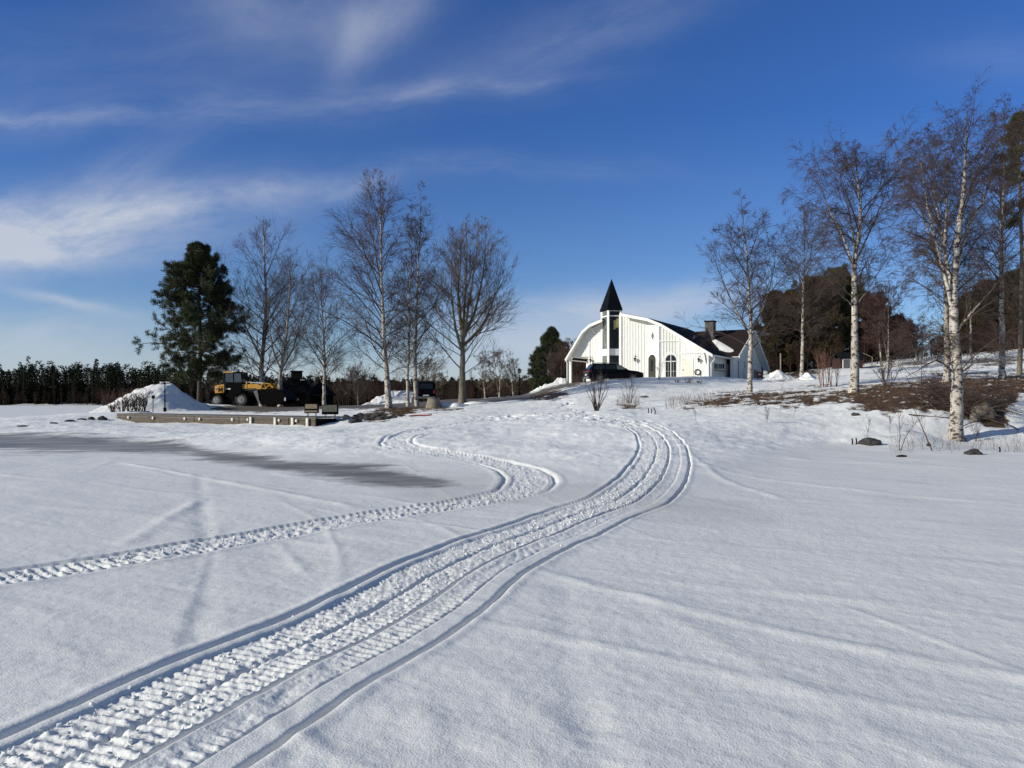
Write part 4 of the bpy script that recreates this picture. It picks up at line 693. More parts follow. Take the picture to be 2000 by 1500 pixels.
# dead grass on bare ground
def dead_grass():
    rng = np.random.default_rng(13); sel = np.where((grass > .55) & (Rf < 75) & (Rf > 20))[0]; w = Rf[sel] ** 1.0; pk = rng.choice(sel, 42000, p=w / w.sum()); c = np.stack([GX[pk], GY[pk], GZ2[pk] - .02], 1) + rng.normal(0, .05, (len(pk), 3)) * [1, 1, 0]
    d = unit(rng.normal(0, .6, (len(pk), 3)) + [0.15, 0, .8]); d[:, 2] = np.abs(d[:, 2]); l = rng.uniform(.05, .17, (len(pk), 1)); s_ = unit(np.cross(d, rng.normal(size=d.shape))) * .010
    V = np.stack([c - s_, c + s_, c + d * l], 1).reshape(-1, 3); o = np_mesh('dead_grass', V, np.arange(len(V)).reshape(-1, 3), M['grass'], smooth=False); tag(o, 'matted brown dead grass on the bare banks', 'grass', kind='stuff')
    # sparse straw poking through the snow near the strip
    pts = []
    for (a, b_, y0, y1, n) in [(1300, 1420, 776, 800, 500), (1205, 1250, 780, 800, 220), (1740, 2000, 858, 885, 200), (1330, 1470, 765, 790, 160)]:
        for k in range(n): pts.append((rng.uniform(a, b_), rng.uniform(y0, y1)))
    P = []
    for px, py in pts:
        h_ = hit(px, py); P.append((h_.x, h_.y, hz(h_.x, h_.y) - .02))
    P = np.array(P); d = unit(rng.normal(0, .25, P.shape) + [0, 0, 1]); L = rng.uniform(.12, .45, len(P)); G = grow(P, d, L, 3, 0, .08, rng); v, q = tubes(G, .0045 * np.ones((len(P), 1)) * np.linspace(1, .5, 4)[None], 3); o = np_mesh('dry_stalks', v, q, M['grass']); tag(o, 'dry stalks sticking out of the snow', 'stalks', kind='stuff')
dead_grass()
# ------------------------------------------------------------------ house
A_ = math.radians(30); HC = Vector((386 / F * 66, 66, 0)); GZH = 3.3
ex = Vector((math.cos(A_), -math.sin(A_), 0)); ey = Vector((math.sin(A_), math.cos(A_), 0))
house = empty('white_house', (HC.x, HC.y, GZH), -A_, 'white board-clad house with glazed tower, black spire and wide black roof on the rise', 'house')
def fac(px, py, off=0.):
    """pixel -> (x, z) on the facade plane at local y = off, local to the house"""
    d = Vector(((px - HX) / F, 1, (HY - py) / F)); o = Vector((0, 0, EYE)); p0 = HC + ey * off; n = ey; t = (p0 - o).dot(n) / d.dot(n); q = o + d * t - HC; return (q.dot(ex), q.z - GZH)
def sidep(px, py, xo):
    """pixel -> (y, z) on the side plane at local x = xo"""
    d = Vector(((px - HX) / F, 1, (HY - py) / F)); o = Vector((0, 0, EYE)); p0 = HC + ex * xo; n = ex; t = (p0 - o).dot(n) / d.dot(n); q = o + d * t - HC; return (q.dot(ey), q.z - GZH)
def wallseg(mb, p0, p1, top0, top1, bot=0., th_=.15, batten=.27):
    """upright wall between plan points with sloping top, boards and battens on the front"""
    a = Vector((p0[0], p0[1], 0)); b = Vector((p1[0], p1[1], 0)); u = (b - a).normalized(); n = Vector((u.y, -u.x, 0)); L = (b - a).length
    def q(s, z, o): v = a + u * s + n * o; return (v.x, v.y, z)
    mb.prism([q(0, bot, 0), q(L, bot, 0), q(L, bot, -th_), q(0, bot, -th_)], [q(0, top0, 0), q(L, top1, 0), q(L, top1, -th_), q(0, top0, -th_)])
    if batten:
        k = int(L / batten)
        for i in range(k + 1):
            s = (i + .5) * L / (k + 1); w = .028; zt = top0 + (top1 - top0) * s / L - .02
            mb.prism([q(s - w, bot, .028), q(s + w, bot, .028), q(s + w, bot, -.01), q(s - w, bot, -.01)], [q(s - w, zt, .028), q(s + w, zt, .028), q(s + w, zt, -.01), q(s - w, zt, -.01)])
    return u, n
OH = -.8
roofp = [fac(1104, 700, OH), fac(1137, 645, OH), fac(1151, 632.5, OH), fac(1176, 622, OH), fac(1213, 611, OH), fac(1264, 620.5, OH), fac(1291, 631.5, OH), fac(1392, 691, OH)]
def rooftop(x): return float(np.interp(x, [p[0] for p in roofp], [p[1] for p in roofp])) - .16
fx = lambda px: fac(px, 700)[0]
yo = {1150: 0, 1174: 0, 1212: -.25, 1265: .2, 1290: -.45, 1326: .05, 1384: 0.}
mb = MB(); ks = [1150, 1174]
def seg(mb, a, b, bot=-.5, bt=.27, dense=1): 
    xa, xb = fx(a), fx(b); n = max(1, dense)
    for i in range(n):
        t0, t1 = i / n, (i + 1) / n; x0 = xa + (xb - xa) * t0; x1 = xa + (xb - xa) * t1; y0 = yo[a] + (yo[b] - yo[a]) * t0; y1 = yo[a] + (yo[b] - yo[a]) * t1
        wallseg(mb, (x0, y0), (x1, y1), rooftop(x0), rooftop(x1), bot, .15, bt)
seg(mb, 1150, 1174); seg(mb, 1212, 1265, dense=2); seg(mb, 1265, 1290, bt=0); seg(mb, 1290, 1326, dense=1); seg(mb, 1326, 1384, dense=3)
# gable infill above the carport opening
xl = fx(1111); xr = fx(1150); zt = fac(1130, 697)[1]
for i in range(4):
    x0 = xl + (xr - xl) * i / 4; x1 = xl + (xr - xl) * (i + 1) / 4; wallseg(mb, (x0, .003), (x1, .003), max(rooftop(x0), zt + .05), max(rooftop(x1), zt + .05), zt, .12, .27)
mb.build('front_wall', M['white'], house)
mb = MB(); wallseg(mb, (fx(1150) + .16, 8), (fx(1150) + .16, .16), 3, 3, -.5, .12, 0); mb.box(xl, xr, .2, 7.5, zt - .02, zt + .1); mb.build('carport_ceiling', M['white_trim'], house)
mb = MB()
for (px, yy_) in ((1113.5, .05), (1113.5, 4.)):
    x = fx(px); mb.box(x - .11, x + .11, yy_ - .1, yy_ + .12, -.6, zt - .03)
mb.build('carport_post', M['white_trim'], house, bevel=.01)
mb = MB(); wallseg(mb, (0., .16), (0., 7.5), rooftop(0.) - .05, rooftop(0.) - .05, -.5, .15, .3); mb.build('side_wall', M['white'], house)
# corner boards between the facets and horizontal trims
mb = MB()
for px in (1151, 1213, 1265, 1290, 1326, 1383):
    k = {1151: 1150, 1213: 1212, 1383: 1384}.get(px, px); x = fx(px); mb.box(x - .06, x + .06, yo[k] - .075, yo[k] - .02, -.4, rooftop(x) - .03)
x0, z0 = fac(1329, 690); x1, _ = fac(1380, 690); mb.box(x0, x1, -.06, .06, z0 - .05, z0 + .05)
x0, z0 = fac(1292, 667); x1, _ = fac(1325, 667)
a = Vector((fx(1291), -.44)); b = Vector((fx(1325), .03)); mb.prism([(a.x, a.y - .07, z0 - .05), (b.x, b.y - .07, z0 - .05), (b.x, b.y, z0 - .05), (a.x, a.y, z0 - .05)], [(a.x, a.y - .07, z0 + .05), (b.x, b.y - .07, z0 + .05), (b.x, b.y, z0 + .05), (a.x, a.y, z0 + .05)])
mb.build('corner_boards', M['white_trim'], house)
# roof: five planes, extruded back
mb = MB(); tk = .22
for i in range(7):
    if i == 3: continue
    (xa, za), (xb, zb) = roofp[i], roofp[i + 1]; yb = 11.0 if i > 3 else 9.0
    mb.prism([(xa, OH, za - tk * .5), (xb, OH, zb - tk * .5), (xb, yb, zb - tk * .5), (xa, yb, za - tk * .5)], [(xa, OH, za), (xb, OH, zb), (xb, yb, zb), (xa, yb, za)])
(xa, za), (xb, zb) = roofp[3], roofp[4]; mb.prism([(xa, .6, za - .11), (xb, .6, zb - .11), (xb, 9, zb - .11), (xa, 9, za - .11)], [(xa, .6, za), (xb, .6, zb), (xb, 9, zb), (xa, 9, za)])
roof = mb.build('roof', M['roof'], house)
for pair in ((0, 1, 2), (4, 5, 6)):   # white verge boards on the gable edge
  mb = MB()
  for i in pair:
    (xa, za), (xb, zb) = roofp[i], roofp[i + 1]; mb.prism([(xa, OH - .04, za - .30), (xb, OH - .04, zb - .30), (xb, OH + .02, zb - .30), (xa, OH + .02, za - .30)], [(xa, OH - .04, za - .035), (xb, OH - .04, zb - .035), (xb, OH + .02, zb - .035), (xa, OH + .02, za - .035)])
  mb.build('verge_board', M['white_trim'], house)
mb = MB()
for i in (0, 1, 2, 4, 5, 6):   # white boarded underside of the overhang
    (xa, za), (xb, zb) = roofp[i], roofp[i + 1]; mb.prism([(xa, OH + .025, za - .17), (xb, OH + .025, zb - .17), (xb, .5, zb - .17), (xa, .5, za - .17)], [(xa, OH + .025, za - .125), (xb, OH + .025, zb - .125), (xb, .5, zb - .125), (xa, .5, za - .125)])
mb.build('soffit', M['white_trim'], house)
# diagonal brace under the left gable
p = fac(1151, 637, -.5); q = fac(1163, 652, -.1); mb = MB(); mb.tube([(p[0], -.6, p[1]), (q[0], -.05, q[1])], .05, 4); mb.build('brace', M['white_trim'], house)
# the wing behind with its side gable
XW = .8; yl, zl = sidep(1430, 694, XW); yr, zr = sidep(1491, 721, XW); ya, za = sidep(1461, 643, XW)
mb = MB(); gy0, gy1 = yl + .5, yr - .9
sl1 = (za - zl) / (ya - yl); sl2 = (za - zr) / (yr - ya)
mb.prism([(XW - .3, gy0, -.6), (XW - .3, gy1, -.6), (XW - .3, gy1, zr + sl2 * .9 - .2), (XW - .3, ya, za - .2), (XW - .3, gy0, zl + sl1 * .5 - .2)], [(XW, gy0, -.6), (XW, gy1, -.6), (XW, gy1, zr + sl2 * .9 - .2), (XW, ya, za - .2), (XW, gy0, zl + sl1 * .5 - .2)])
k = int((gy1 - gy0) / .3)
for i in range(1, k):
    y = gy0 + (gy1 - gy0) * i / k; zt_ = (zl + sl1 * (y - yl) if y < ya else zr + sl2 * (yr - y)) - .25; mb.box(XW, XW + .03, y - .025, y + .025, -.6, zt_)
mb.box(XW + .002, XW + .05, gy0, gy1, 2.05, 2.17); mb.build('gable_wall', M['white'], house)
mb = MB(); mb.prism([(-7, yl, zl - .12), (XW + .6, yl, zl - .12), (XW + .6, ya, za - .12), (-7, ya, za - .12)], [(-7, yl, zl), (XW + .6, yl, zl), (XW + .6, ya, za), (-7, ya, za)])
mb.prism([(-7, ya, za - .12), (XW + .6, ya, za - .12), (XW + .6, yr, zr - .12), (-7, yr, zr - .12)], [(-7, ya, za + .001), (XW + .6, ya, za + .001), (XW + .6, yr, zr), (-7, yr, zr)]); wroof = mb.build('wing_roof', M['roof_brown'], house); tag(wroof, 'brown tiled wing roof')
mb = MB()
for (y0, z0, y1, z1) in ((yl, zl, ya, za), (ya, za, yr, zr)):
    mb.prism([(XW + .6, y0, z0 - .26), (XW + .66, y0, z0 - .26), (XW + .66, y1, z1 - .26), (XW + .6, y1, z1 - .26)], [(XW + .6, y0, z0 + .01), (XW + .66, y0, z0 + .01), (XW + .66, y1, z1 + .01), (XW + .6, y1, z1 + .01)])
mb.build('wing_verge_board', M['white_trim'], house)
mb = MB()
for (y0, z0, y1, z1) in ((yl, zl, ya, za), (ya, za, yr, zr)): mb.prism([(XW + .01, y0, z0 - .17), (XW + .6, y0, z0 - .17), (XW + .6, y1, z1 - .17), (XW + .01, y1, z1 - .17)], [(XW + .01, y0, z0 - .125), (XW + .6, y0, z0 - .125), (XW + .6, y1, z1 - .125), (XW + .01, y1, z1 - .125)])
mb.build('wing_soffit', M['white_trim'], house)
# snow lying in the roof valley
def valley_snow():
    V = []; n = 26; m_ = 12; pts = []
    for i in range(n):
        t = i / (n - 1); y = 5.0 + 4.6 * t
        for j in range(m_):
            s = -1 + 2 * j / (m_ - 1); x = .55 - 3.4 * t ** 1.0 + s * .0; zmain = float(np.interp(x, [q[0] for q in roofp], [q[1] for q in roofp]))
            xx = x + s * (.85 * (1 - t) ** .8 * min(1, .45 + 4 * t)); zm = float(np.interp(xx, [q[0] for q in roofp], [q[1] for q in roofp])); yy2 = y - (0 if s < 0 else 0) ; zw = zl + sl1 * (yy2 - yl); V.append((min(xx, XW + .5), yy2, max(zm, zw) + .07 * (1 - s * s) * (1 - (2 * t - 1) ** 4) - .02))
    f = [(i * m_ + j, i * m_ + j + 1, (i + 1) * m_ + j + 1, (i + 1) * m_ + j) for i in range(n - 1) for j in range(m_ - 1)]; o = MB().add(V, f).build('roof_snow', M['snow_obj'], wroof, smooth=True)
valley_snow()
# chimney
cx, cz = fac(1387, 640, 8.5); c0 = fac(1379, 640, 8.5)[0]; c1 = fac(1395.5, 640, 8.5)[0]; ct = fac(1387, 628, 8.5)[1]; mb = MB(); mb.box(c0, c1, 8.1, 9.0, ct - 2.2, ct - .06); ch_ = mb.build('chimney', M['brick'], roof, bevel=.02)
MB().box(c0 - .07, c1 + .07, 8.03, 9.07, ct - .06, ct + .05).build('chimney_cap', M['black'], roof)
MB().tube([(*[fac(1356, 668, 3.)[0]], 3., fac(1356, 668, 3.)[1] - .2), (fac(1356, 655, 3.)[0], 3., fac(1356, 655, 3.)[1])], .03, 6).build('vent_pipe', M['grey'], roof)
# tower
tw = [(fac(1175.5, 700, -.1)[0], -.1), (fac(1188, 700, -1.0)[0], -1.0), (fac(1212, 700, -.25)[0], -.25)]; bk = (tw[0][0] + tw[2][0] - tw[1][0] + .1, .85)
quad = [tw[0], tw[1], tw[2], bk]; ztop = fac(1188, 606, -1.0)[1]; zw1 = fac(1200, 617, -.6)[1]; zw0 = fac(1200, 681, -.6)[1]; zl1 = fac(1200, 694, -.6)[1]
tower = MB()
def inset(quad, k):
    c = (sum(p[0] for p in quad) / 4, sum(p[1] for p in quad) / 4); return [(c[0] + (p[0] - c[0]) * k, c[1] + (p[1] - c[1]) * k) for p in quad]
for z0, z1, k in ((-.5, .15, .97), (zl1, zw0, .97), (zw1 - .04, zw1 + .06, 1.0), (ztop - .06, ztop, 1.0)): tower.extrude_z(inset(quad, k), z0, z1)
for p in quad:
    tower.box(p[0] - .09, p[0] + .09, p[1] - .07, p[1] + .10, -.5, ztop - .005)
tower_o = tower.build('tower', M['white_trim'], house)
for i, nm in ((0, 'side'), (1, 'front')):
    a = Vector(quad[i]); b = Vector(quad[i + 1]); u = (b - a).normalized(); n = Vector((u.y, -u.x)); L = (b - a).length
    for z0, z1 in ((.15, zl1), (zw0, zw1 - .04), (zw1 + .06, ztop - .06)):
        mb = MB(); q = lambda s, z, o_: ((a + u * s + n * o_).x, (a + u * s + n * o_).y, z); mb.prism([q(.1, z0, -.06), q(L - .1, z0, -.06), q(L - .1, z0, -.08), q(.1, z0, -.08)], [q(.1, z1, -.06), q(L - .1, z1, -.06), q(L - .1, z1, -.08), q(.1, z1, -.08)])
        w = mb.build('window', M['glass_pale'] if i == 0 else M['glass'], tower_o)
# panel inside upper front glazing; its yellow-lit look is put into the colour
mb = MB(); a = Vector(quad[1]); b = Vector(quad[2]); u = (b - a).normalized(); n = Vector((u.y, -u.x)); q = lambda s, z, o_: ((a + u * s + n * o_).x, (a + u * s + n * o_).y, z); L = (b - a).length
mb.prism([q(L * .45, zw1 - 1.25, -.045), q(L - .12, zw1 - .95, -.045), q(L - .12, zw1 - .95, -.058), q(L * .45, zw1 - 1.25, -.058)], [q(L * .45, zw1 - .45, -.045), q(L - .12, zw1 - .12, -.045), q(L - .12, zw1 - .12, -.058), q(L * .45, zw1 - .45, -.058)]); mb.build('inner_panel', mat('yellow_lit_panel', (.42, .38, .16), .6, col2=(.3, .27, .12), scale=3), tower_o)
sq = inset(quad, 1.22); ap = ((quad[0][0] + quad[2][0]) / 2 - .1, 0.0); za_ = fac(1197.5, 544, 0.)[1]; mb = MB(); cxx = sum(p[0] for p in quad) / 4; cyy = sum(p[1] for p in quad) / 4
mb.add([(*p, ztop + .003) for p in sq] + [(*p, ztop + .12) for p in sq] + [(cxx, cyy, fac(1197.5, 544, cyy)[1])], [(3, 2, 1, 0), (0, 1, 5, 4), (1, 2, 6, 5), (2, 3, 7, 6), (3, 0, 4, 7), (4, 5, 8), (5, 6, 8), (6, 7, 8), (7, 4, 8)]); mb.build('spire', M['spire'], tower_o)
# openings on a facet: helper gives a local frame
def frame_on(pa, pb):
    a = Vector((fx(pa), yo[pa])); b = Vector((fx(pb), yo[pb])); u = (b - a).normalized(); n = Vector((u.y, -u.x))
    def at(px, py, off=0.):
        # ray to plane of this facet
        d = Vector(((px - HX) / F, 1, (HY - py) / F)); o = Vector((0, 0, EYE)); an = HC + ex * a.x + ey * a.y; nn = ex * n.x + ey * n.y; t = (an - o).dot(nn) / d.dot(nn); q = o + d * t - HC; s = (Vector((q.dot(ex), q.dot(ey))) - a).dot(u); return s, q.z - GZH
    def P(s, z, o_): v = a + u * s + n * o_; return (v.x, v.y, z)
    return at, P
def arch(P, s0, s1, z0, z1, o0, o1, seg_=10, inner=None):
    r = (s1 - s0) / 2; c = (s0 + s1) / 2; pts = [(s0, z0), (s1, z0)] + [(c + r * math.cos(t), z1 - r + r * math.sin(t)) for t in np.linspace(0, math.pi, seg_)]
    return [P(s, z, o0) for s, z in pts], [P(s, z, o1) for s, z in pts]
at, P = frame_on(1265, 1290); s0, z1 = at(1267, 693); s1, _ = at(1281.5, 693)
tr_ = MB().prism(*arch(P, s0 - .09, s1 + .09, -.3, z1 + .1, .0, .045)).build('door_surround', M['white_trim'], house)
dr = MB().prism(*arch(P, s0, s1, -.3, z1, .0, .06)).build('arched_door', mat('grey_green_door', (.03, .028, .022), .5, col2=(.02, .019, .016), scale=5), house)
c = (s0 + s1) / 2; MB().prism(*arch(P, c - .17, c + .17, .95, z1 - .45, .05, .07)).build('door_pane', M['glass'], dr)
at, P = frame_on(1290, 1326); s0, z1 = at(1300, 693); s1, _ = at(1320.5, 693)
aw = MB().prism(*arch(P, s0 - .2, s1 + .2, -.2, z1 + .2, .0, .07, 14)).build('arched_window', M['white_trim'], house)
MB().prism(*arch(P, s0, s1, -.1, z1, .06, .085, 14)).build('pane', M['glass'], aw)
mb = MB(); c = (s0 + s1) / 2
for sa, sb, za2, zb2 in [(c - .03, c + .03, -.1, z1 - .01), (s0, s1, z1 - .62, z1 - .55)] + [(s0 + (s1 - s0) * f_ - .008, s0 + (s1 - s0) * f_ + .008, -.1, z1 - .63) for f_ in (.25, .75)] + [(s0, s1, z_ - .008, z_ + .008) for z_ in (.4, .9)]:
    mb.prism([P(sa, za2, .08), P(sb, za2, .08), P(sb, za2, .11), P(sa, za2, .11)], [P(sa, zb2, .08), P(sb, zb2, .08), P(sb, zb2, .11), P(sa, zb2, .11)])
mb.build('mullions', M['white_trim'], aw)
# diamond window
at, P = frame_on(1265, 1290); s, z = at(1275.5, 656); mb = MB(); dm = lambda w_, h_, o_: [P(s, z - h_, o_), P(s + w_, z, o_), P(s, z + h_, o_), P(s - w_, z, o_)]
dw = mb.prism(dm(.27, .52, 0), dm(.27, .52, .05)).build('diamond_window', M['white_trim'], house); MB().prism(dm(.19, .38, .045), dm(.19, .38, .065)).build('pane', M['glass_pale'], dw)
# cream door with number plate
at, P = frame_on(1326, 1384); s0, z1 = at(1333, 701); s1, _ = at(1353, 701)
dr = MB().prism([P(s0, -.3, 0), P(s1, -.3, 0), P(s1, -.3, .05), P(s0, -.3, .05)], [P(s0, z1, 0), P(s1, z1, 0), P(s1, z1, .05), P(s0, z1, .05)]).build('cream_door', M['cream'], house)
mb = MB()
for sa, sb, zz0, zz1 in ((s0 - .07, s0, -.3, z1 + .07), (s1, s1 + .07, -.3, z1 + .07), (s0, s1, z1, z1 + .07)): mb.prism([P(sa, zz0, 0), P(sb, zz0, 0), P(sb, zz0, .07), P(sa, zz0, .07)], [P(sa, zz1, 0), P(sb, zz1, 0), P(sb, zz1, .07), P(sa, zz1, .07)])
mb.build('door_frame', M['white_trim'], dr); MB().cyl(P(s0 + .08, 1.0, .08), (0, 0, 1), .02, .14, 8).build('door_handle', M['black'], dr)
# wall lanterns
def lantern(P, at, px, py):
    s, z = at(px, py); mb = MB(); c = P(s, z, .22); mb.tube([P(s, z + .28, .02), P(s, z + .42, .12), P(s, z + .34, .22), P(s, z + .2, .22)], .018, 6); mb.cyl((c[0], c[1], z + .14), (0, 0, 1), .17, .12, 10, .03); mb.cyl((c[0], c[1], z - .15), (0, 0, 1), .05, .04, 8); mb.box(c[0] - .02, c[0] + .02, c[1] - .02, c[1] + .02, z + .16, z + .24)
    l = mb.build('wall_lantern', M['black'], house); MB().cyl((c[0], c[1], z - .03), (0, 0, 1), .075, .2, 8, .1).build('lantern_glass', mat('smoked_glass', (.12, .12, .1), .2), l)
yo[1110] = 0
a1, P1_ = frame_on(1150, 1174); lantern(P1_, a1, 1155, 705); a1, P1_ = frame_on(1212, 1265); lantern(P1_, a1, 1241, 703); a1, P1_ = frame_on(1326, 1384); lantern(P1_, a1, 1366, 704)
# hose reel, cable and climbing twigs on the right of the door
s, z = a1(1363, 727); mb = MB()
for r_ in (.2, .23, .26): mb.tube([P1_(s + r_ * math.cos(t), z + r_ * math.sin(t), .1 + .02 * math.sin(5 * t)) for t in np.linspace(0, 6.28, 20)], .02, 5)
mb.tube([P1_(s + .25, z - .6, .08), P1_(s + .25, z, .08)], .025, 5); mb.build('garden_hose', M['black'], house)
mb = MB(); mb.tube([P1_(a1(1376, 688)[0], a1(1376, 688)[1], .05), P1_(a1(1381, 712)[0], a1(1381, 712)[1], .05)], .035, 5); mb.build('roof_cable', M['grey'], house)
# downpipes and gutters
mb = MB(); g = fac(1105.5, 701, OH + .2); pst = fx(1110.5); mb.tube([(g[0], OH + .3, g[1] - .05), (g[0] + .05, OH + .3, g[1] - .35), (pst - .1, -.1, zt - .55), (pst - .1, -.1, -.5)], .05, 8); mb.build('downpipe', M['white_trim'], house)
e = roofp[7]; mb = MB(); mb.tube([(e[0] + .02, OH + .2, e[1] - .12), (e[0] + .04, 5., e[1] - .12)], .07, 8); mb.build('gutter', M['white_trim'], house)
mb = MB(); mb.tube([(e[0] - .02, OH + .5, e[1] - .15), (e[0] - .05, -.1, e[1] - .45), (.1, .1, e[1] - .75), (.1, .1, -.4)], .05, 8); mb.build('downpipe', M['white_trim'], house)
mb = MB(); g0 = roofp[0]; mb.tube([(g0[0] - .04, OH + .1, g0[1] - .1), (g0[0] - .04, 7., g0[1] - .1)], .07, 8); mb.build('gutter', M['white_trim'], house)
# side wall windows, vent hood and shelf
def sidewin(px0, px1, py0, py1, xo, m, nm='side_window'):
    y0, z1 = sidep(px0, py0, xo); y1, z0 = sidep(px1, py1, xo); z0 = z1 - (py1 - py0) / F * 69; f = MB().box(xo, xo + .05, y0 - .04, y1 + .04, z0 - .04, z1 + .04).build(nm, M['white_trim'], house); MB().box(xo + .04, xo + .065, y0, y1, z0, z1).build('pane', m, f); return y0, y1, z0
sidewin(1393.5, 1400.5, 709.5, 719.5, .0, M['green']); 
for k in range(3): sidewin(1402 + k * 4, 1405 + k * 4, 710.5, 720, .0, M['glass'])
y0, z0 = sidep(1393, 722, 0); y1, _ = sidep(1414, 722, 0); MB().box(.0, .28, y0, y1, z0 - .06, z0).build('window_shelf', M['beige'], house)
y0, z0 = sidep(1420, 708, 0); MB().box(.0, .35, y0 - .25, y0 + .25, z0 - .1, z0 + .2).build('vent_hood', M['black'], house, bevel=.03)
y0, z0 = sidep(1425.5, 713, .05); MB().box(.03, .12, y0 - .3, y0 + .2, -.4, z0).build('side_door', M['grey'], house)
for px in (1442, 1454): 
    y0, z0 = sidep(px, 715, XW); MB().box(XW + .02, XW + .05, y0 - .05, y0 + .05, -.4, 2.0).build('wall_strip', M['grey'], house)
y0, z1 = sidep(1453, 719, XW); MB().box(XW + .03, XW + .12, y0 - .1, y0 + .22, z1 - 1.0, z1).build('notice_board', M['white_trim'], house); 
y0, z1 = sidep(1475, 722, XW); MB().box(XW, XW + .06, y0 - .6, y0 + .6, z1 - 1.0, z1).build('gable_window', M['glass_pale'], house)
# ------------------------------------------------------------------ black car
def wheel(parent, x, y, r, w, rim=M['chrome'], z=None, fr=.55):
    z = r if z is None else z; s = 1 if y > 0 else -1; t = MB().tube([(x, y - w / 2, z), (x, y - w * .35, z), (x, y + w * .35, z), (x, y + w / 2, z)], [r * .9, r, r, r * .9], 24).build('wheel', M['rubber'], parent, smooth=False)
    mb = MB(); yy2 = y + s * w * .5; mb.cyl((x, yy2 + s * .005, z), (0, 1, 0), r * fr, .03, 20); mb.cyl((x, yy2 + s * .03, z), (0, 1, 0), r * .2, .06, 12)
    for k in range(6): a = k * math.pi / 3; mb.box(x + r * fr * .7 * math.cos(a) - .02, x + r * fr * .7 * math.cos(a) + .02, yy2 + s * .02 - .01, yy2 + s * .02 + .01, z + r * fr * .7 * math.sin(a) - .02, z + r * fr * .7 * math.sin(a) + .02)
    mb.build('rim', rim, t); return t
def loft_y(prof, hw_fn, ys=(-1, -.8, 0, .8, 1)):
    """side profile [(x,z)] repeated across y with tumblehome"""
    V = []; n = len(prof)
    for t in ys:
        for (x, z) in prof:
            e_ = .97 if abs(t) == 1 else 1.0; V.append((x * e_, t * hw_fn(z), z - (.03 if abs(t) == 1 and z > .9 else 0)))
    f = [tuple(range(n))[::-1], tuple((len(ys) - 1) * n + i for i in range(n))] + [(j * n + i, j * n + (i + 1) % n, (j + 1) * n + (i + 1) % n, (j + 1) * n + i) for j in range(len(ys) - 1) for i in range(n)]
    return V, f
cp = ground(1199, 64.5); car_z = 3.10
car = empty('black_suv', (cp.x, cp.y, car_z), math.radians(9), 'black estate SUV parked in front of the white house tower', 'car')
def arcpts(cx_, r_, n=7): return [(cx_ + r_ * math.cos(t), .36 + r_ * math.sin(t)) for t in np.linspace(0, math.pi, n)]
prof = [(2.32, .35), (2.36, .62), (2.26, .85), (1.9, .98), (1.05, 1.08), (-2.2, 1.08), (-2.36, .95), (-2.4, .6), (-2.3, .35)] + [p for p in arcpts(-1.42, .38)[::-1]] + [p for p in arcpts(1.42, .38)[::-1]]
v, f = loft_y(prof, lambda z: .93 if z < .95 else .88); MB().add(v, f).build('body', M['paintblack'], car)
gh = [(1.12, 1.06), (.35, 1.50), (.1, 1.60), (-1.0, 1.64), (-1.9, 1.60), (-2.25, 1.15), (-2.28, 1.06)]
v, f = loft_y(gh, lambda z: .88 - (z - 1.06) * .36); MB().add(v, f).build('cabin', M['paintblack'], car)
def carglass(nm, pts, m=M['glass']):
    mb = MB()
    for s in (-1, 1):
        q = [(x, s * (.884 - (z - 1.06) * .36), z) for x, z in pts]; q2 = [(x, s * (.892 - (z - 1.06) * .36), z) for x, z in pts]; mb.prism(q, q2)
    return mb.build(nm, m, car)
carglass('side_window', [(.85, 1.12), (.30, 1.44), (.02, 1.50), (.02, 1.12)], M['glass_pale']); carglass('side_window', [(-.06, 1.12), (-.06, 1.52), (-.95, 1.54), (-.95, 1.12)]); carglass('side_window', [(-1.03, 1.12), (-1.03, 1.54), (-1.75, 1.50), (-2.0, 1.15)])
MB().add([(-2.29, -.72, 1.14), (-2.29, .72, 1.14), (-1.98, .62, 1.54), (-1.98, -.62, 1.54)], [(0, 1, 2, 3)]).build('rear_window', M['glass'], car)
for s in (-1, 1):
    MB().box(-2.40, -2.15, s * .72 - .19, s * .72 + .19, .88, 1.04).build('tail_lamp', M['tail'], car, bevel=.02); MB().box(2.1, 2.33, s * .72 - .16, s * .72 + .16, .72, .84).build('headlight', M['lamp_glass'], car, bevel=.02)
    MB().tube([(.2, s * .66, 1.66), (-1.7, s * .64, 1.68)], .02, 6).build('roof_rail', M['grey'], car); MB().blob((.75, s * .98, 1.12), (.09, .12, .08), 1, .05, 2).build('wing_mirror', M['paintblack'], car, smooth=True)
    for x in (-1.42, 1.42): wheel(car, x, s * .82, .355, .24, rim=M['grey'])
MB().box(-2.425, -2.40, -.26, .26, .62, .74).build('number_plate', M['white_trim'], car); MB().box(-2.43, -2.36, -.8, .8, .36, .52).build('bumper', M['chrome'], car, bevel=.02); MB().box(-2.395, -2.37, -.3, .3, .9, .95).build('badge_strip', M['chrome'], car)
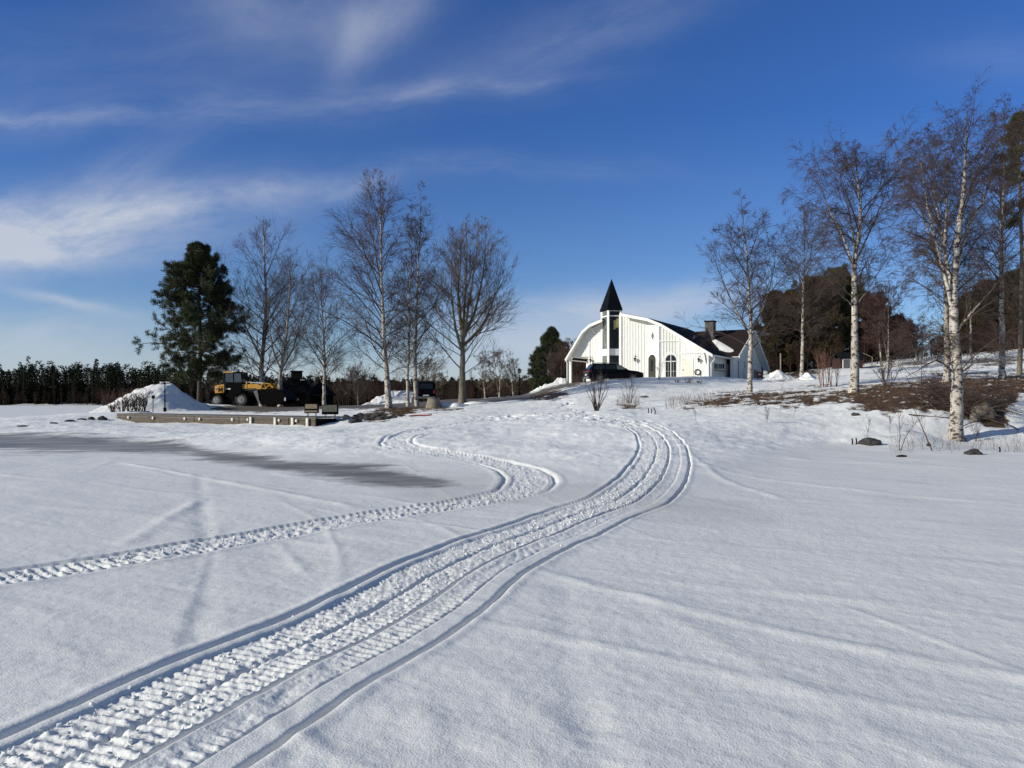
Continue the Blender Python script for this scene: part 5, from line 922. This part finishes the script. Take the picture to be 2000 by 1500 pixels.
# ------------------------------------------------------------------ wheel loader
lp = ground(462, 69); lz = hz(lp.x, lp.y)
LD = empty('wheel_loader', (lp.x, lp.y, lz), math.radians(-3), 'yellow and black wheel loader with raised arms and a wide black bucket', 'loader')
s_ = 69 / F
def LX(px): return (px - 462) * s_
def LZ(py): return (802 - py) * s_
for px, r_ in ((433.5, .52), (482, .56)):
    for y in (-1.0, 1.0): wheel(LD, LX(px), y, r_, .5, z=r_, fr=.56)
mb = MB(); mb.box(LX(425), LX(500), -.5, .5, .55, 1.05); mb.box(LX(452), LX(470), -1.0, 1.0, .45, .95); mb.build('chassis', M['black'], LD, bevel=.03)
hp = [(LX(428), LZ(778)), (LX(427.5), LZ(764)), (LX(432), LZ(762)), (LX(446), LZ(760)), (LX(446), LZ(776)), (LX(434), LZ(777.5))]
hood = MB().extrude_y(hp, -.95, .95).build('engine_hood', M['yellow'], LD, bevel=.04)
# black letter M on the hood side
def letterM(x0, z0, w, h, y):
    t = w * .26; mb = MB(); P_ = [(x0, z0), (x0 + t, z0), (x0 + t, z0 + h * .55), (x0 + w / 2, z0 + h * .12), (x0 + w - t, z0 + h * .55), (x0 + w - t, z0), (x0 + w, z0), (x0 + w, z0 + h), (x0 + w - t * .95, z0 + h), (x0 + w / 2, z0 + h * .5), (x0 + t * .95, z0 + h), (x0, z0 + h)]
    return mb.extrude_y(P_, y - .01, y).build('letter_m', M['black'], hood)
letterM(LX(435), LZ(775.0), LX(443.4) - LX(435), LZ(766) - LZ(775.0), -.955); MB().box(LX(429.5), LX(433.5), -.962, -.955, LZ(771), LZ(768)).build('hood_badge', M['grey'], hood); MB().box(LX(436), LX(443), -.962, -.955, LZ(764.2), LZ(763.2)).build('hood_vent', M['black'], hood)
mb = MB()
for cxp, r_ in ((433.5, .52), (482, .56)):
    for s in (-1, 1):
        pts = [(LX(cxp) + (r_ + .10) * math.cos(t), r_ + (r_ + .10) * math.sin(t)) for t in np.linspace(.2 if cxp > 450 else .35, 2.6 if cxp > 450 else 3.1, 9)]; pi_ = [(LX(cxp) + (r_ + .04) * math.cos(t), r_ + (r_ + .04) * math.sin(t)) for t in np.linspace(.2 if cxp > 450 else .35, 2.6 if cxp > 450 else 3.1, 9)][::-1]
        mb.extrude_y(pts + pi_, s * 1.05 - .3, s * 1.05 + .3)
mb.box(LX(419), LX(421), -1.1, 1.1, .1, 1.3); mb.build('mudguards', M['black'], LD)
cab0 = [(LX(446), LZ(787)), (LX(446), LZ(757)), (LX(472), LZ(757)), (LX(479), LZ(757)), (LX(478), LZ(776)), (LX(466), LZ(789))]
MB().extrude_y(cab0, -.78, .78).build('cab_base', M['black'], LD, bevel=.03)
mb = MB()
for (xb, xt) in ((445.5, 445), (463, 462), (480.5, 477)):
    for s in (-1, 1): mb.tube([(LX(xb), s * .75, LZ(758)), (LX(xt), s * .68, LZ(738))], .05, 4)
mb.box(LX(445), LX(480), -.76, .76, LZ(757.5), LZ(756)); cabf = mb.build('cab_frame', M['black'], LD)
for s in (-1, 1):
    for x0, x1 in ((446.5, 461.5), (464, 478)): MB().prism([(LX(x0), s * .74, LZ(756)), (LX(x1 + 1), s * .74, LZ(756)), (LX(x1 + 1), s * .755, LZ(756)), (LX(x0), s * .755, LZ(756))], [(LX(x0), s * .68, LZ(738)), (LX(x1 - 1), s * .68, LZ(738)), (LX(x1 - 1), s * .695, LZ(738)), (LX(x0), s * .695, LZ(738))]).build('cab_window', mat('cab_glass', (.035, .04, .045), .12, col2=(.07, .075, .08), scale=2), cabf)
MB().box(LX(443), LX(463), -.8, .8, LZ(738), LZ(735.6)).build('cab_roof', M['yellow'], LD, bevel=.03); MB().box(LX(463), LX(478.5), -.78, .78, LZ(737.8), LZ(736)).build('roof_front', M['black'], LD); MB().cyl((LX(478), -.5, LZ(734.5)), (0, 0, 1), .07, .14, 10).build('beacon', mat('orange_beacon', (.5, .12, .02), .3), LD)
MB().box(LX(449.5), LX(457), -.795, -.785, LZ(770), LZ(767.7)).build('number_plate', M['white_trim'], LD)
for zz in (771.5, 768, 764.5): MB().box(LX(446.4), LX(447.8), -.80, -.785, LZ(zz), LZ(zz - 1.6)).build('marker_lamp', M['lamp_glass'], LD)
# lift arms: lower boom, upper links, white rods
for s in (-1, 1):
    y = s * .55
    MB().extrude_y([(LX(484), LZ(766)), (LX(486), LZ(760)), (LX(508), LZ(759)), (LX(518), LZ(764)), (LX(515), LZ(772)), (LX(505), LZ(768)), (LX(488), LZ(768))], y - .07, y + .07).build('lift_arm', M['yellow'], LD, bevel=.02)
    MB().extrude_y([(LX(475), LZ(769)), (LX(475), LZ(760)), (LX(479), LZ(759)), (LX(484), LZ(761)), (LX(487.5), LZ(754)), (LX(489), LZ(755)), (LX(488), LZ(769))], y - .1, y + .1).build('arm_bracket', M['yellow'], LD, bevel=.02)
    MB().tube([(LX(511), y, LZ(769)), (LX(520), y, LZ(757.5)), (LX(524), y, LZ(764)), (LX(526), y, LZ(768.5)), (LX(512), y, LZ(768))], .055, 5).build('tilt_link', M['yellow'], LD)
    MB().tube([(LX(520), y, LZ(758)), (LX(533), y, LZ(759.5)), (LX(540), y, LZ(766))], .055, 5).build('tilt_link', M['yellow'], LD); MB().tube([(LX(524), y, LZ(768)), (LX(532), y, LZ(762)), (LX(538), y, LZ(767))], .045, 5).build('tilt_link', M['yellow'], LD)
    MB().tube([(LX(488), y, LZ(755.5)), (LX(518), y, LZ(758.5))], .045, 6).build('tilt_rod', M['lamp_glass'], LD); MB().tube([(LX(505), y + .15, LZ(756)), (LX(532), y + .15, LZ(759))], .035, 6).build('tilt_rod', M['lamp_glass'], LD); MB().tube([(LX(474), y, LZ(773)), (LX(504), y, LZ(769))], .04, 6).build('lift_cylinder', M['grey'], LD)
bp_ = [(LX(512), LZ(770)), (LX(541), LZ(769)), (LX(560), LZ(772)), (LX(572), LZ(783)), (LX(573), LZ(790)), (LX(560), LZ(799)), (LX(521), LZ(799.5)), (LX(517), LZ(788))]
bk_ = MB().extrude_y(bp_, -1.3, 1.3).build('bucket', M['black'], LD, bevel=.03); MB().extrude_y([(LX(507), LZ(774)), (LX(514), LZ(770.5)), (LX(516), LZ(777)), (LX(519), LZ(796)), (LX(517.5), LZ(797))], -1.36, -1.31).build('side_plate', M['grey'], bk_)
MB().box(LX(567), LX(570), -1.34, -1.305, LZ(792), LZ(786)).build('corner_marker', M['lamp_glass'], bk_)
# ------------------------------------------------------------------ dark hut, grill hut
b = ground(575, 80); s2 = 80 / F; hut = empty('dark_timber_hut', (b.x, b.y, hz(b.x, b.y)), math.radians(8), 'black timber hut with steep roof and square chimney behind the loader bucket', 'hut')
def HZ_(py, Y=80): return EYE + (HY - py) / F * Y - b.z
MB().box(-2.0, 1.7, 0, 3.4, -.3, HZ_(766)).build('wall', M['darkwood'], hut)
rf = MB().extrude_y([(-2.9, HZ_(772)), (-2.9, HZ_(774)), (2.1, HZ_(764)), (2.0, HZ_(760)), (.95, HZ_(740)), (-.55, HZ_(740)), (-1.6, HZ_(755))], -.3, 3.7).build('roof', M['roof'], hut)
MB().box(-.5, .55, 1.1, 2.1, HZ_(746), HZ_(724.5)).build('chimney', M['darkwood'], rf); MB().box(-.6, .65, 1.0, 2.2, HZ_(724.5), HZ_(723)).build('chimney_cap', M['black'], rf)
for x0 in (-.25, .2): wdw = MB().box(x0, x0 + .24, -.03, 0, HZ_(782), HZ_(777)).build('window', M['grey'], hut)
b = ground(617, 76); gh_ = empty('grill_hut', (b.x, b.y, hz(b.x, b.y)), 0, 'small black grill hut with a two-tier pointed roof right of the dark timber hut', 'hut'); oct_ = lambda r: [(r * math.cos(t), 1.6 + r * math.sin(t)) for t in np.arange(6) * math.pi / 3]
MB().extrude_z(oct_(1.35), -.3, HZ_(772, 76)).build('wall', M['darkwood'], gh_); z1_ = HZ_(772, 76); z2_ = HZ_(757, 76); z3_ = HZ_(745, 76)
MB().prism([(x, y, z1_) for x, y in oct_(1.75)], [(x, y, z2_) for x, y in oct_(.8)]).prism([(x, y, z2_ - .02) for x, y in oct_(1.1)], [(x, y, z3_) for x, y in oct_(.05)]).build('roof', M['roof'], gh_); MB().box(-.3, .3, .2, .26, 0, 1.5).build('door', M['black'], gh_)
# yard lamp on the black hut: thin pole with bracket
b = ground(598, 75); q = empty('yard_lamp', (b.x, b.y, hz(b.x, b.y)), 0, 'thin pole lamp standing between the black hut and the grill hut', 'lamp'); hh = HZ_(743, 75); MB().tube([(0, 0, -.2), (0, 0, hh - .1), (-.1, 0, hh), (-.3, 0, hh + .05)], .035, 6).build('pole', M['black'], q); MB().box(-.55, -.15, -.12, .12, hh, hh + .1).build('lamp_head', M['lamp_glass'], q, bevel=.02)
# ------------------------------------------------------------------ black van (rear view)
b = ground(832, 70); van = empty('black_van', (b.x, b.y, hz(b.x, b.y)), math.radians(96.4), 'black van seen from behind between the birch pair and the concrete ring', 'van')
Hv = EYE + (HY - 745.5) / F * 70 - b.z
v, f = loft_y([(-2.2, .35), (-2.28, .7), (-2.2, 1.1), (-2.0, Hv * .93), (-1.8, Hv), (1.0, Hv), (1.7, 1.25), (2.4, 1.05), (2.5, .4)], lambda z: .86 - max(0, z - 1.0) * .12); MB().add(v, f).build('body', M['paintblack'], van)
MB().prism([(-2.225, -.62, 1.2), (-2.225, .62, 1.2), (-2.2, .62, 1.2), (-2.2, -.62, 1.2)], [(-2.06, -.56, Hv * .88), (-2.06, .56, Hv * .88), (-2.0, .56, Hv * .88), (-2.0, -.56, Hv * .88)]).build('rear_window', M['glass'], van)
for s in (-1, 1):
    MB().box(-2.3, -2.2, s * .7 - .08, s * .7 + .08, .8, 1.1).build('tail_lamp', M['tail'], van)
    for x in (-1.4, 1.5): wheel(van, x, s * .78, .35, .24)
MB().box(-2.32, -2.29, -.26, .26, .58, .69).build('number_plate', M['lamp_glass'], van); MB().box(-2.33, -2.22, -.8, .8, .36, .52).build('bumper', M['grey'], van, bevel=.02)
# ------------------------------------------------------------------ concrete ring
b = hit(847, 796); s3 = b.y / F; CRg = empty('concrete_ring', (b.x, b.y, hz(b.x, b.y) - .05), 0, 'tan concrete well ring with a flat lid at the edge of the gravel yard', 'well ring'); r1 = 15.8 * s3; r2 = 12 * s3; hh = 19 * s3
def lathe(pr, k=28):
    V = [(r_ * math.cos(t), r_ * math.sin(t), z) for r_, z in pr for t in np.arange(k) * 2 * math.pi / k]; f = [(j * k + i, j * k + (i + 1) % k, (j + 1) * k + (i + 1) % k, (j + 1) * k + i) for j in range(len(pr) - 1) for i in range(k)] + [tuple(range(k))[::-1], tuple((len(pr) - 1) * k + i for i in range(k))]; return MB().add(V, f)
lathe([(r1, -.2), (r1, .08), (r1 * .97, .12), (r2 * 1.02, hh - .1), (r2, hh - .08), (r2, hh)]).build('ring', M['concrete'], CRg); lathe([(r2 * 1.0, hh + .001), (r2 * 1.04, hh + .03), (r2 * 1.0, hh + .07)]).build('lid', mat('grey_lid', (.12, .11, .09), .9, col2=(.07, .065, .055), scale=5), CRg)
# ------------------------------------------------------------------ wooden quay
L0 = Vector(P3(228, 808, 46)); L1 = Vector(P3(617, 816, 36.8)); L2 = Vector(P3(657, 817, 38.0)); zt = .80
qv = empty('wooden_quay', (L1.x, L1.y, 0), 0, 'low weathered wooden quay with white fender pads along the snowy shore', 'quay'); o_ = Vector((L1.x, L1.y))
def R2(v): return Vector((v.x, v.y)) - o_
a, b_, c_ = R2(L0), R2(L1), R2(L2); u = (b_ - a).normalized(); n = Vector((u.y, -u.x)); Lq = (b_ - a).length; zl_ = EYE + (HY - 808) / F * 46; zr_ = EYE + (HY - 815.5) / F * 36.8
def ztq(t): return zl_ + (zr_ - zl_) * t
mb = MB(); ns = 9
for i in range(ns):
    t0_, t1_ = i / ns, (i + 1) / ns; p = a + u * Lq * t0_ + n * (.02 * (i % 2)); q = a + u * Lq * (t1_ - .002) + n * (.02 * (i % 2))
    for k in range(3):
        h0 = k * .3 - .75; h1_ = h0 + .285; mb.prism([(p.x, p.y, ztq(t0_) + h0), (q.x, q.y, ztq(t1_) + h0), (q.x - n.x * .12, q.y - n.y * .12, ztq(t1_) + h0), (p.x - n.x * .12, p.y - n.y * .12, ztq(t0_) + h0)], [(p.x, p.y, ztq(t0_) + min(h1_, -.04)), (q.x, q.y, ztq(t1_) + min(h1_, -.04)), (q.x - n.x * .12, q.y - n.y * .12, ztq(t1_) + min(h1_, -.04)), (p.x - n.x * .12, p.y - n.y * .12, ztq(t0_) + min(h1_, -.04))])
mb.build('front_boards', M['quay'], qv)
v_ = (c_ - b_).normalized(); mb = MB(); mb.prism([(b_.x, b_.y, -.1), (c_.x, c_.y, 0), (c_.x - .1, c_.y + .1, 0), (b_.x - .05, b_.y + .12, -.1)], [(b_.x, b_.y, zr_ - .04), (c_.x, c_.y, zr_ - .08), (c_.x - .1, c_.y + .1, zr_ - .08), (b_.x - .05, b_.y + .12, zr_ - .04)]); mb.build('end_boards', M['darkwood'], qv)
back = -n * 1.6; mb = MB(); mb.prism([(a.x, a.y, zl_ - .035), (b_.x, b_.y, zr_ - .035), (c_.x, c_.y, zr_ - .035), (b_.x + back.x + .8, b_.y + back.y, zr_ - .035), (a.x + back.x, a.y + back.y, zl_ - .035)], [(a.x, a.y, zl_ + .02), (b_.x, b_.y, zr_ + .02), (c_.x, c_.y, zr_ + .02), (b_.x + back.x + .8, b_.y + back.y, zr_ + .02), (a.x + back.x, a.y + back.y, zl_ + .02)]); mb.build('deck', M['deck'], qv)
def qs(px):   # arc position of a pixel column on the front line
    k = (px - HX) / F; A0 = Vector((L0.x, L0.y)); return (k * A0.y - A0.x) / (u.x - k * u.y)
for px, w_, h_, dz_ in [(253, .16, .16, .12), (301, .16, .16, .12), (363, .15, .15, .12), (392, .15, .15, .12), (456, .16, .16, .1), (486, .14, .14, .1), (547, .14, .14, .1), (581, .14, .14, .1)]:
    s = qs(px); p = a + u * s; z = ztq(s / Lq) - dz_; mb = MB(); q = lambda ds, o2: (p.x + u.x * ds + n.x * o2, p.y + u.y * ds + n.y * o2)
    c1 = [q(-w_ / 2, .05), q(w_ / 2, .05), q(w_ / 2, .11), q(-w_ / 2, .11)]; mb.prism([(x, y, z - h_) for x, y in c1], [(x, y, z) for x, y in c1]); mb.build('mooring_fitting', M['pad'], qv, bevel=.03)
for px in (492.5, 540, 574, 603):
    s = qs(px); p = a + u * s; z = ztq(s / Lq) - .03; mb = MB(); q = lambda ds, o2: (p.x + u.x * ds + n.x * o2, p.y + u.y * ds + n.y * o2)
    c1 = [q(-.08, .05), q(.08, .05), q(.08, .13), q(-.08, .13)]; mb.prism([(x, y, z - .42) for x, y in c1], [(x, y, z) for x, y in c1]); mb.build('fender_pad', M['pad'], qv, bevel=.02)
# grills on legs
for px, pyb, Y, top, m, fr, lab, w_ in ((609, 812, 39, 788, 'beige', 'deck', 'box grill with a pale weathered lid, left of the pair at the quay end', .33), (645, 815, 38.2, 789.5, 'black', 'grey', 'black box grill with a grey lid, right of the pair at the quay end', .38)):
    X = (px - HX) / F * Y; zb = h1(X, Y); zz = EYE + (HY - pyb) / F * Y; ht = (pyb - top) / F * Y; g = empty('box_grill', (X, Y, zz - .02), math.radians(6), lab, 'grill', 'box grills at the quay end')
    MB().extrude_x([(-.25, ht * .25), (-.27, ht * .5), (-.2, ht * .97), (.18, ht), (.25, ht * .5), (.22, ht * .25)], -w_, w_).build('box', M['black'], g, bevel=.015)
    MB().prism([(-w_ + .02, -.285, ht * (.45 if m == 'black' else .32)), (w_ - .02, -.285, ht * (.45 if m == 'black' else .32)), (w_ - .02, -.262, ht * (.45 if m == 'black' else .32)), (-w_ + .02, -.262, ht * (.45 if m == 'black' else .32))], [(-w_ + .04, -.215, ht * .97), (w_ - .04, -.215, ht * .97), (w_ - .04, -.19, ht * .97), (-w_ + .04, -.19, ht * .97)]).build('lid', M['beige'] if m == 'beige' else mat('grey_green_lid', (.12, .12, .085), .7, col2=(.06, .06, .045), scale=9), g)
    for sx in (-1, 1):
        for sy in (-1, 1): MB().tube([(sx * w_ * .55, sy * .18, -.3), (sx * w_ * .62, sy * .18, ht * .3)], .014, 5).build('leg', M['black'], g)
# ------------------------------------------------------------------ lamp post, meter post, lantern
b = ground(322, 52); hh = EYE + (HY - 748) / F * 52 - b.z; q = empty('lamp_post', (b.x, b.y, hz(b.x, b.y)), 0, 'black double-headed lamp post before the large snow heap', 'lamp post')
MB().tube([(0, 0, -.2), (0, 0, .25), (0, 0, .3), (0, 0, hh - .05)], [.10, .10, .045, .035], 8).build('pole', M['black'], q)
MB().tube([(-.26, 0, hh - .06), (0, 0, hh - .1), (.26, 0, hh - .06)], .02, 6).build('arm', M['black'], q)
for s in (-1, 1): hd = MB().cyl((s * .2, 0, hh), (0, 0, 1), .10, .10, 10, .16).build('lamp_head', M['lamp_glass'], q); MB().cyl((s * .2, 0, hh + .065), (0, 0, 1), .17, .03, 10, .1).build('lamp_cap', M['black'], hd)
b = ground(299, 51.5); q = empty('power_post', (b.x, b.y, hz(b.x, b.y)), 0, 'short post with a black socket box left of the lamp post', 'post'); hh = EYE + (HY - 774) / F * 51.5 - b.z
MB().tube([(-.02, 0, -.2), (0, 0, hh - .1)], .035, 6).build('pole', M['grey'], q); MB().box(-.06, .1, -.08, .08, hh - .22, hh).build('socket_box', M['black'], q, bevel=.015); MB().box(-.14, -.06, -.02, .02, hh - .16, hh - .12).build('handle', M['grey'], q)
b = ground(1014, 72); q = empty('lantern_post', (b.x, b.y, hz(b.x, b.y)), 0, 'tall black lantern post at the far edge of the driveway', 'lamp post'); hh = EYE + (HY - 722) / F * 72 - b.z
MB().tube([(0, 0, -.2), (0, 0, .4), (0, 0, .45), (0, 0, hh - .4)], [.09, .09, .05, .04], 8).build('pole', M['black'], q); MB().cyl((0, 0, hh - .2), (0, 0, 1), .1, .34, 6, .2).build('lantern_body', mat('lantern_smoke', (.05, .05, .045), .3), q); MB().cyl((0, 0, hh + .05), (0, 0, 1), .26, .16, 6, .03).build('lantern_cap', M['black'], q); MB().cyl((0, 0, hh + .18), (0, 0, 1), .03, .14, 6, .01).build('finial', M['black'], q)
for k, (px, Y, tp, r_, lab) in enumerate([(1524.5, 70, 690, .07, 'pale wooden pole on the grass hump right of the house')]):
    b = ground(px, Y); hh = EYE + (HY - tp) / F * Y - b.z; q = MB().tube([(0, 0, -.3), (.01, 0, hh * .5), (.0, 0, hh)], [r_, r_ * .95, r_ * .85], 8).build('wooden_pole', M['stick'], smooth=True); q.location = b; tag(q, lab, 'pole')
# ------------------------------------------------------------------ red shed and bin
b = ground(1660, 80); sh = empty('red_shed', (b.x, b.y, b.z - .1), math.radians(-5), 'dark red shed with white door frame half hidden behind the crooked birch', 'shed'); k_ = 80 / F
zz = lambda py: EYE + (HY - py) / F * 80 - b.z + .1
MB().box(-1.0, 1.3, 0, 2.4, -.3, zz(699)).build('wall', M['redwall'], sh); MB().extrude_x([(-.3, zz(699)), (1.2, zz(689)), (2.7, zz(699)), (2.7, zz(697)), (1.2, zz(687)), (-.3, zz(697))], -1.2, 1.5).build('roof', M['roof'], sh)
df = MB().box(-.75, .05, -.05, 0, 0, zz(701)).build('door', M['white_trim'], sh); MB().box(-.68, -.02, -.07, -.045, .05, zz(702.5)).build('door_panel', mat('grey_door', (.10, .11, .11), .6, col2=(.07, .075, .08), scale=4), df)
mb = MB(); mb.tube([(1.3, -.1, zz(690)), (2.2, -.1, zz(698)), (2.2, -.1, -.2)], .04, 5); mb.build('corner_rail', M['stick'], sh)
b = ground(1484, 72); q = empty('rust_bin', (b.x, b.y, hz(b.x, b.y)), math.radians(-20), 'rust-brown rubbish bin at the right corner of the white house', 'bin'); MB().prism([(-.26, -.26, -.1), (.26, -.26, -.1), (.26, .26, -.1), (-.26, .26, -.1)], [(-.32, -.32, .62), (.32, -.32, .62), (.32, .32, .62), (-.32, .32, .62)]).build('body', M['rust'], q, bevel=.02); MB().box(-.34, .34, -.34, .34, .62, .68).build('lid', M['rust'], q, bevel=.02); MB().box(-.1, .08, -.335, -.32, .35, .5).build('sticker', M['white_trim'], q)
# ------------------------------------------------------------------ rocks
def rock(px, py, w, h_, label, seed, m='rock', group='rocks in the snow', d=None, name='rock', sink=.25):
    b = hit(px, py); s = b.y / F; mb = MB(); mb.blob((0, 0, h_ * s * .3), (w * s / 2, (d or w * .7) * s / 2, h_ * s * .75), seed, .24, 3); o = mb.build(name, M[m]); o.location = (b.x, b.y + (d or w * .7) * s * .3, hz(b.x, b.y) - h_ * s * sink * .4); return tag(o, label, 'rock', group)
G3 = 'rocks on the right shore'; G4 = 'rocks at the end of the quay'; G5 = 'rocks on the left spit'
rock(1703, 870, 38, 15, 'dark pointed boulder in the snow left of the big shore birch', 1, group=G3); rock(1905, 888, 35, 10, 'low dark boulder in the snow right of the big shore birch', 2, group=G3); rock(1762, 893, 20, 4, 'flat reddish stone barely showing in the lake snow', 3, 'redwall', G3)
rock(1672, 814, 15, 6, 'small dark stone alone on the slope below the brown bank', 4, group=G3); rock(1815, 873, 9, 7, 'small stump-like stone left of the red sapling', 5, group=G3)
for k, (px, py, w, h_, lab) in enumerate([(693, 826, 26, 9, 'lowest rock of the pile beside the quay end'), (700, 818, 30, 14, 'biggest dark rock of the pile beside the quay end'), (722, 817, 24, 10, 'rounded rock right of the biggest one in the pile'), (676, 818, 20, 8, 'leftmost rock of the pile nearest the black grill'),
      (745, 819, 26, 9, 'flat rock on the lower edge below the tallest birch'), (765, 817, 22, 8, 'cracked rock below the foot of the tallest birch'), (783, 812, 20, 7, 'small rock at the right end of the pile'), (735, 810, 22, 8, 'rock just left of the tallest birch trunk')]): rock(px, py, w, h_, lab, 10 + k, group=G4)
for k, (px, py, w, h_, lab) in enumerate([(197, 820, 20, 7, 'rightmost dark rock on the left spit, below the bushes'), (177, 820, 12, 6, 'second rock from the right on the left spit'), (158, 822, 20, 5, 'third rock from the right on the left spit'), (134, 824, 18, 4, 'fourth low rock on the left spit'), (103, 827, 16, 3, 'fifth low rock on the left spit'), (40, 832, 22, 2.5, 'leftmost flat rock on the left spit')]): rock(px, py, w, h_, lab, 30 + k, group=G5)
for k, (px, py, w, h_, lab) in enumerate([(1254, 777, 12, 3, 'left of two small stones on the slope below the mound'), (1262, 776, 12, 3.5, 'right of two small stones on the slope below the mound')]): rock(px, py, w, h_, lab, 40 + k, group='small stones on the slope')
rock(1925, 815, 54, 28, 'large tan split boulder under the brushwood right of the shore birch', 50, 'rock_tan', None, name='boulder'); rock(1906, 824, 18, 20, 'narrow tan stone slab leaning against the tan boulder', 51, 'rock_tan', None, name='boulder')
# red plastic strip, stakes
b = hit(822, 812); o = MB().tube([(-.55, -.3, .03), (-.1, 0, .06), (.3, .1, .05), (.5, .25, .07)], .035, 5).build('red_strip', M['red']); o.location = (b.x, b.y, hz(b.x, b.y)); tag(o, 'red plastic strip lying on the snow near the concrete ring', 'strip')
for k, (px, py, tp, lab) in enumerate([(1664, 868, 856, 'left short dark stake beside the pointed boulder'), (1672, 868, 856, 'right short bent stake beside the pointed boulder'), (1952, 883, 873, 'short dark stake right of the low boulder'), (1266, 806, 796, 'left dark stake poking from the slope below the mound'), (1272, 806, 797, 'middle dark stake poking from the slope below the mound'), (1279, 810, 796, 'right leaning stake poking from the slope below the mound')]):
    b = hit(px, py); hh = (py - tp) / F * b.y; o = MB().tube([(.0, 0, -.1), (.02, 0, hh * .5), (-.06 if k == 5 else .0, 0, hh)], .022, 6).build('stake', M['black']); o.location = (b.x, b.y, hz(b.x, b.y)); tag(o, lab, 'stake', 'stakes in the snow')
b = hit(905, 803)
# float or stone far out on the ice
b = ground(183, 96); o = MB().blob((0, 0, .15), (.25, .25, .25), 3, .1, 2).build('ice_marker', M['black'], smooth=True); o.location = (b.x, b.y, 0); tag(o, 'small dark marker out on the far lake ice', 'marker')
b = ground(272, 50.5); o = MB().box(-.55, .6, -.2, .2, 0, .06).build('dark_board', M['deck']); o.location = (b.x, b.y, hz(b.x, b.y) + .05); tag(o, 'dark board lying on the snow behind the left end of the quay', 'board')
# ------------------------------------------------------------------ brushwood pile and fallen branches
def brush():
    rng = np.random.default_rng(77); b = hit(1880, 800); root = empty('brushwood_pile', b, 0, 'tangled pile of dark brushwood behind the big shore birch', 'brush pile'); P0 = []; 
    for k in range(230):
        px = rng.uniform(1790, 1940) if k % 3 else rng.uniform(1790, 1975); py = rng.uniform(775, 815) if px > 1840 else rng.uniform(775, 795); h_ = hit(px, py); P0.append((h_.x - b.x, h_.y - b.y, h_.z - b.z + rng.uniform(0, .5)))
    P0 = np.array(P0); d = unit(rng.normal(0, 1, P0.shape) * [1, .6, .45] + [.1, 0, .12]); L = rng.uniform(.5, 1.8, len(P0)); P1 = grow(P0, d, L, 6, .0, .1, rng); v, q = tubes(P1, rng.uniform(.006, .02, (len(P0), 1)) * np.linspace(1, .4, 7)[None], 5); o, d2, t, pi = spawn(P1, 5, .3, 1, .6, rng); P2 = grow(o, d2, L[pi] * .35, 4, .02, .12, rng); v2, q2 = tubes(P2, .0055 * np.ones((len(o), 1)) * np.linspace(1, .5, 5)[None], 3)
    np_mesh('sticks', v, q, M['twig'], root); np_mesh('twigs', v2, q2, M['twig'], root)
brush()
def branch(label, pts, r_, seed, m='stick', lift=.1, tw=5):
    W = [hit(*p[:2]) for p in pts]; b = W[0]; rng = np.random.default_rng(seed); P = np.array([[w.x - b.x, w.y - b.y, w.z - b.z + lift + (p[2] if len(p) > 2 else 0)] for w, p in zip(W, pts)]); P = resample(P, 8); v, q = tubes(P[None], (r_ * np.linspace(1, .35, 9))[None], 6)
    root = empty('dead_branch', b, 0, label, 'branch', 'dead branches on the bank'); np_mesh('stem', v, q, M[m], root)
    o, d, t, pi = spawn(P[None], tw, .3, 1, .6, rng); P2 = grow(o, d, rng.uniform(.2, .6, len(o)), 4, .0, .1, rng); v, q = tubes(P2, .3 * r_ * np.ones((len(o), 1)) * np.linspace(1, .4, 5)[None], 4); np_mesh('side_twigs', v, q, M[m], root)
branch('upper pale bent branch lying on the brown bank', [(1779, 758), (1787, 753), (1800, 753), (1815, 746), (1822, 742)], .04, 1); branch('straight pale branch just under the bent one', [(1784, 759), (1808, 762)], .03, 2, tw=2); branch('longest pale branch in the middle of the brown bank', [(1778, 774), (1800, 776), (1822, 781)], .045, 3, tw=3)
branch('pale slanting branch below the longest one', [(1794, 780), (1805, 787), (1815, 792)], .05, 4, tw=2); branch('brown stick slanting up across the brown bank', [(1800, 773), (1835, 765)], .025, 5, tw=3); branch('reddish stick lying on snow left of the shore birch', [(1775, 813), (1800, 815), (1858, 819)], .05, 6, 'twig_red', .05, 3)
branch('dark curved branch lying on snow right of the shore birch', [(1932, 824), (1950, 831), (1975, 837), (1991, 847)], .03, 7, 'twig', .12, 6); branch('dark twig at the foot of the shore birch', [(1880, 838), (1905, 828), (1925, 834)], .018, 8, 'twig', .1, 5)
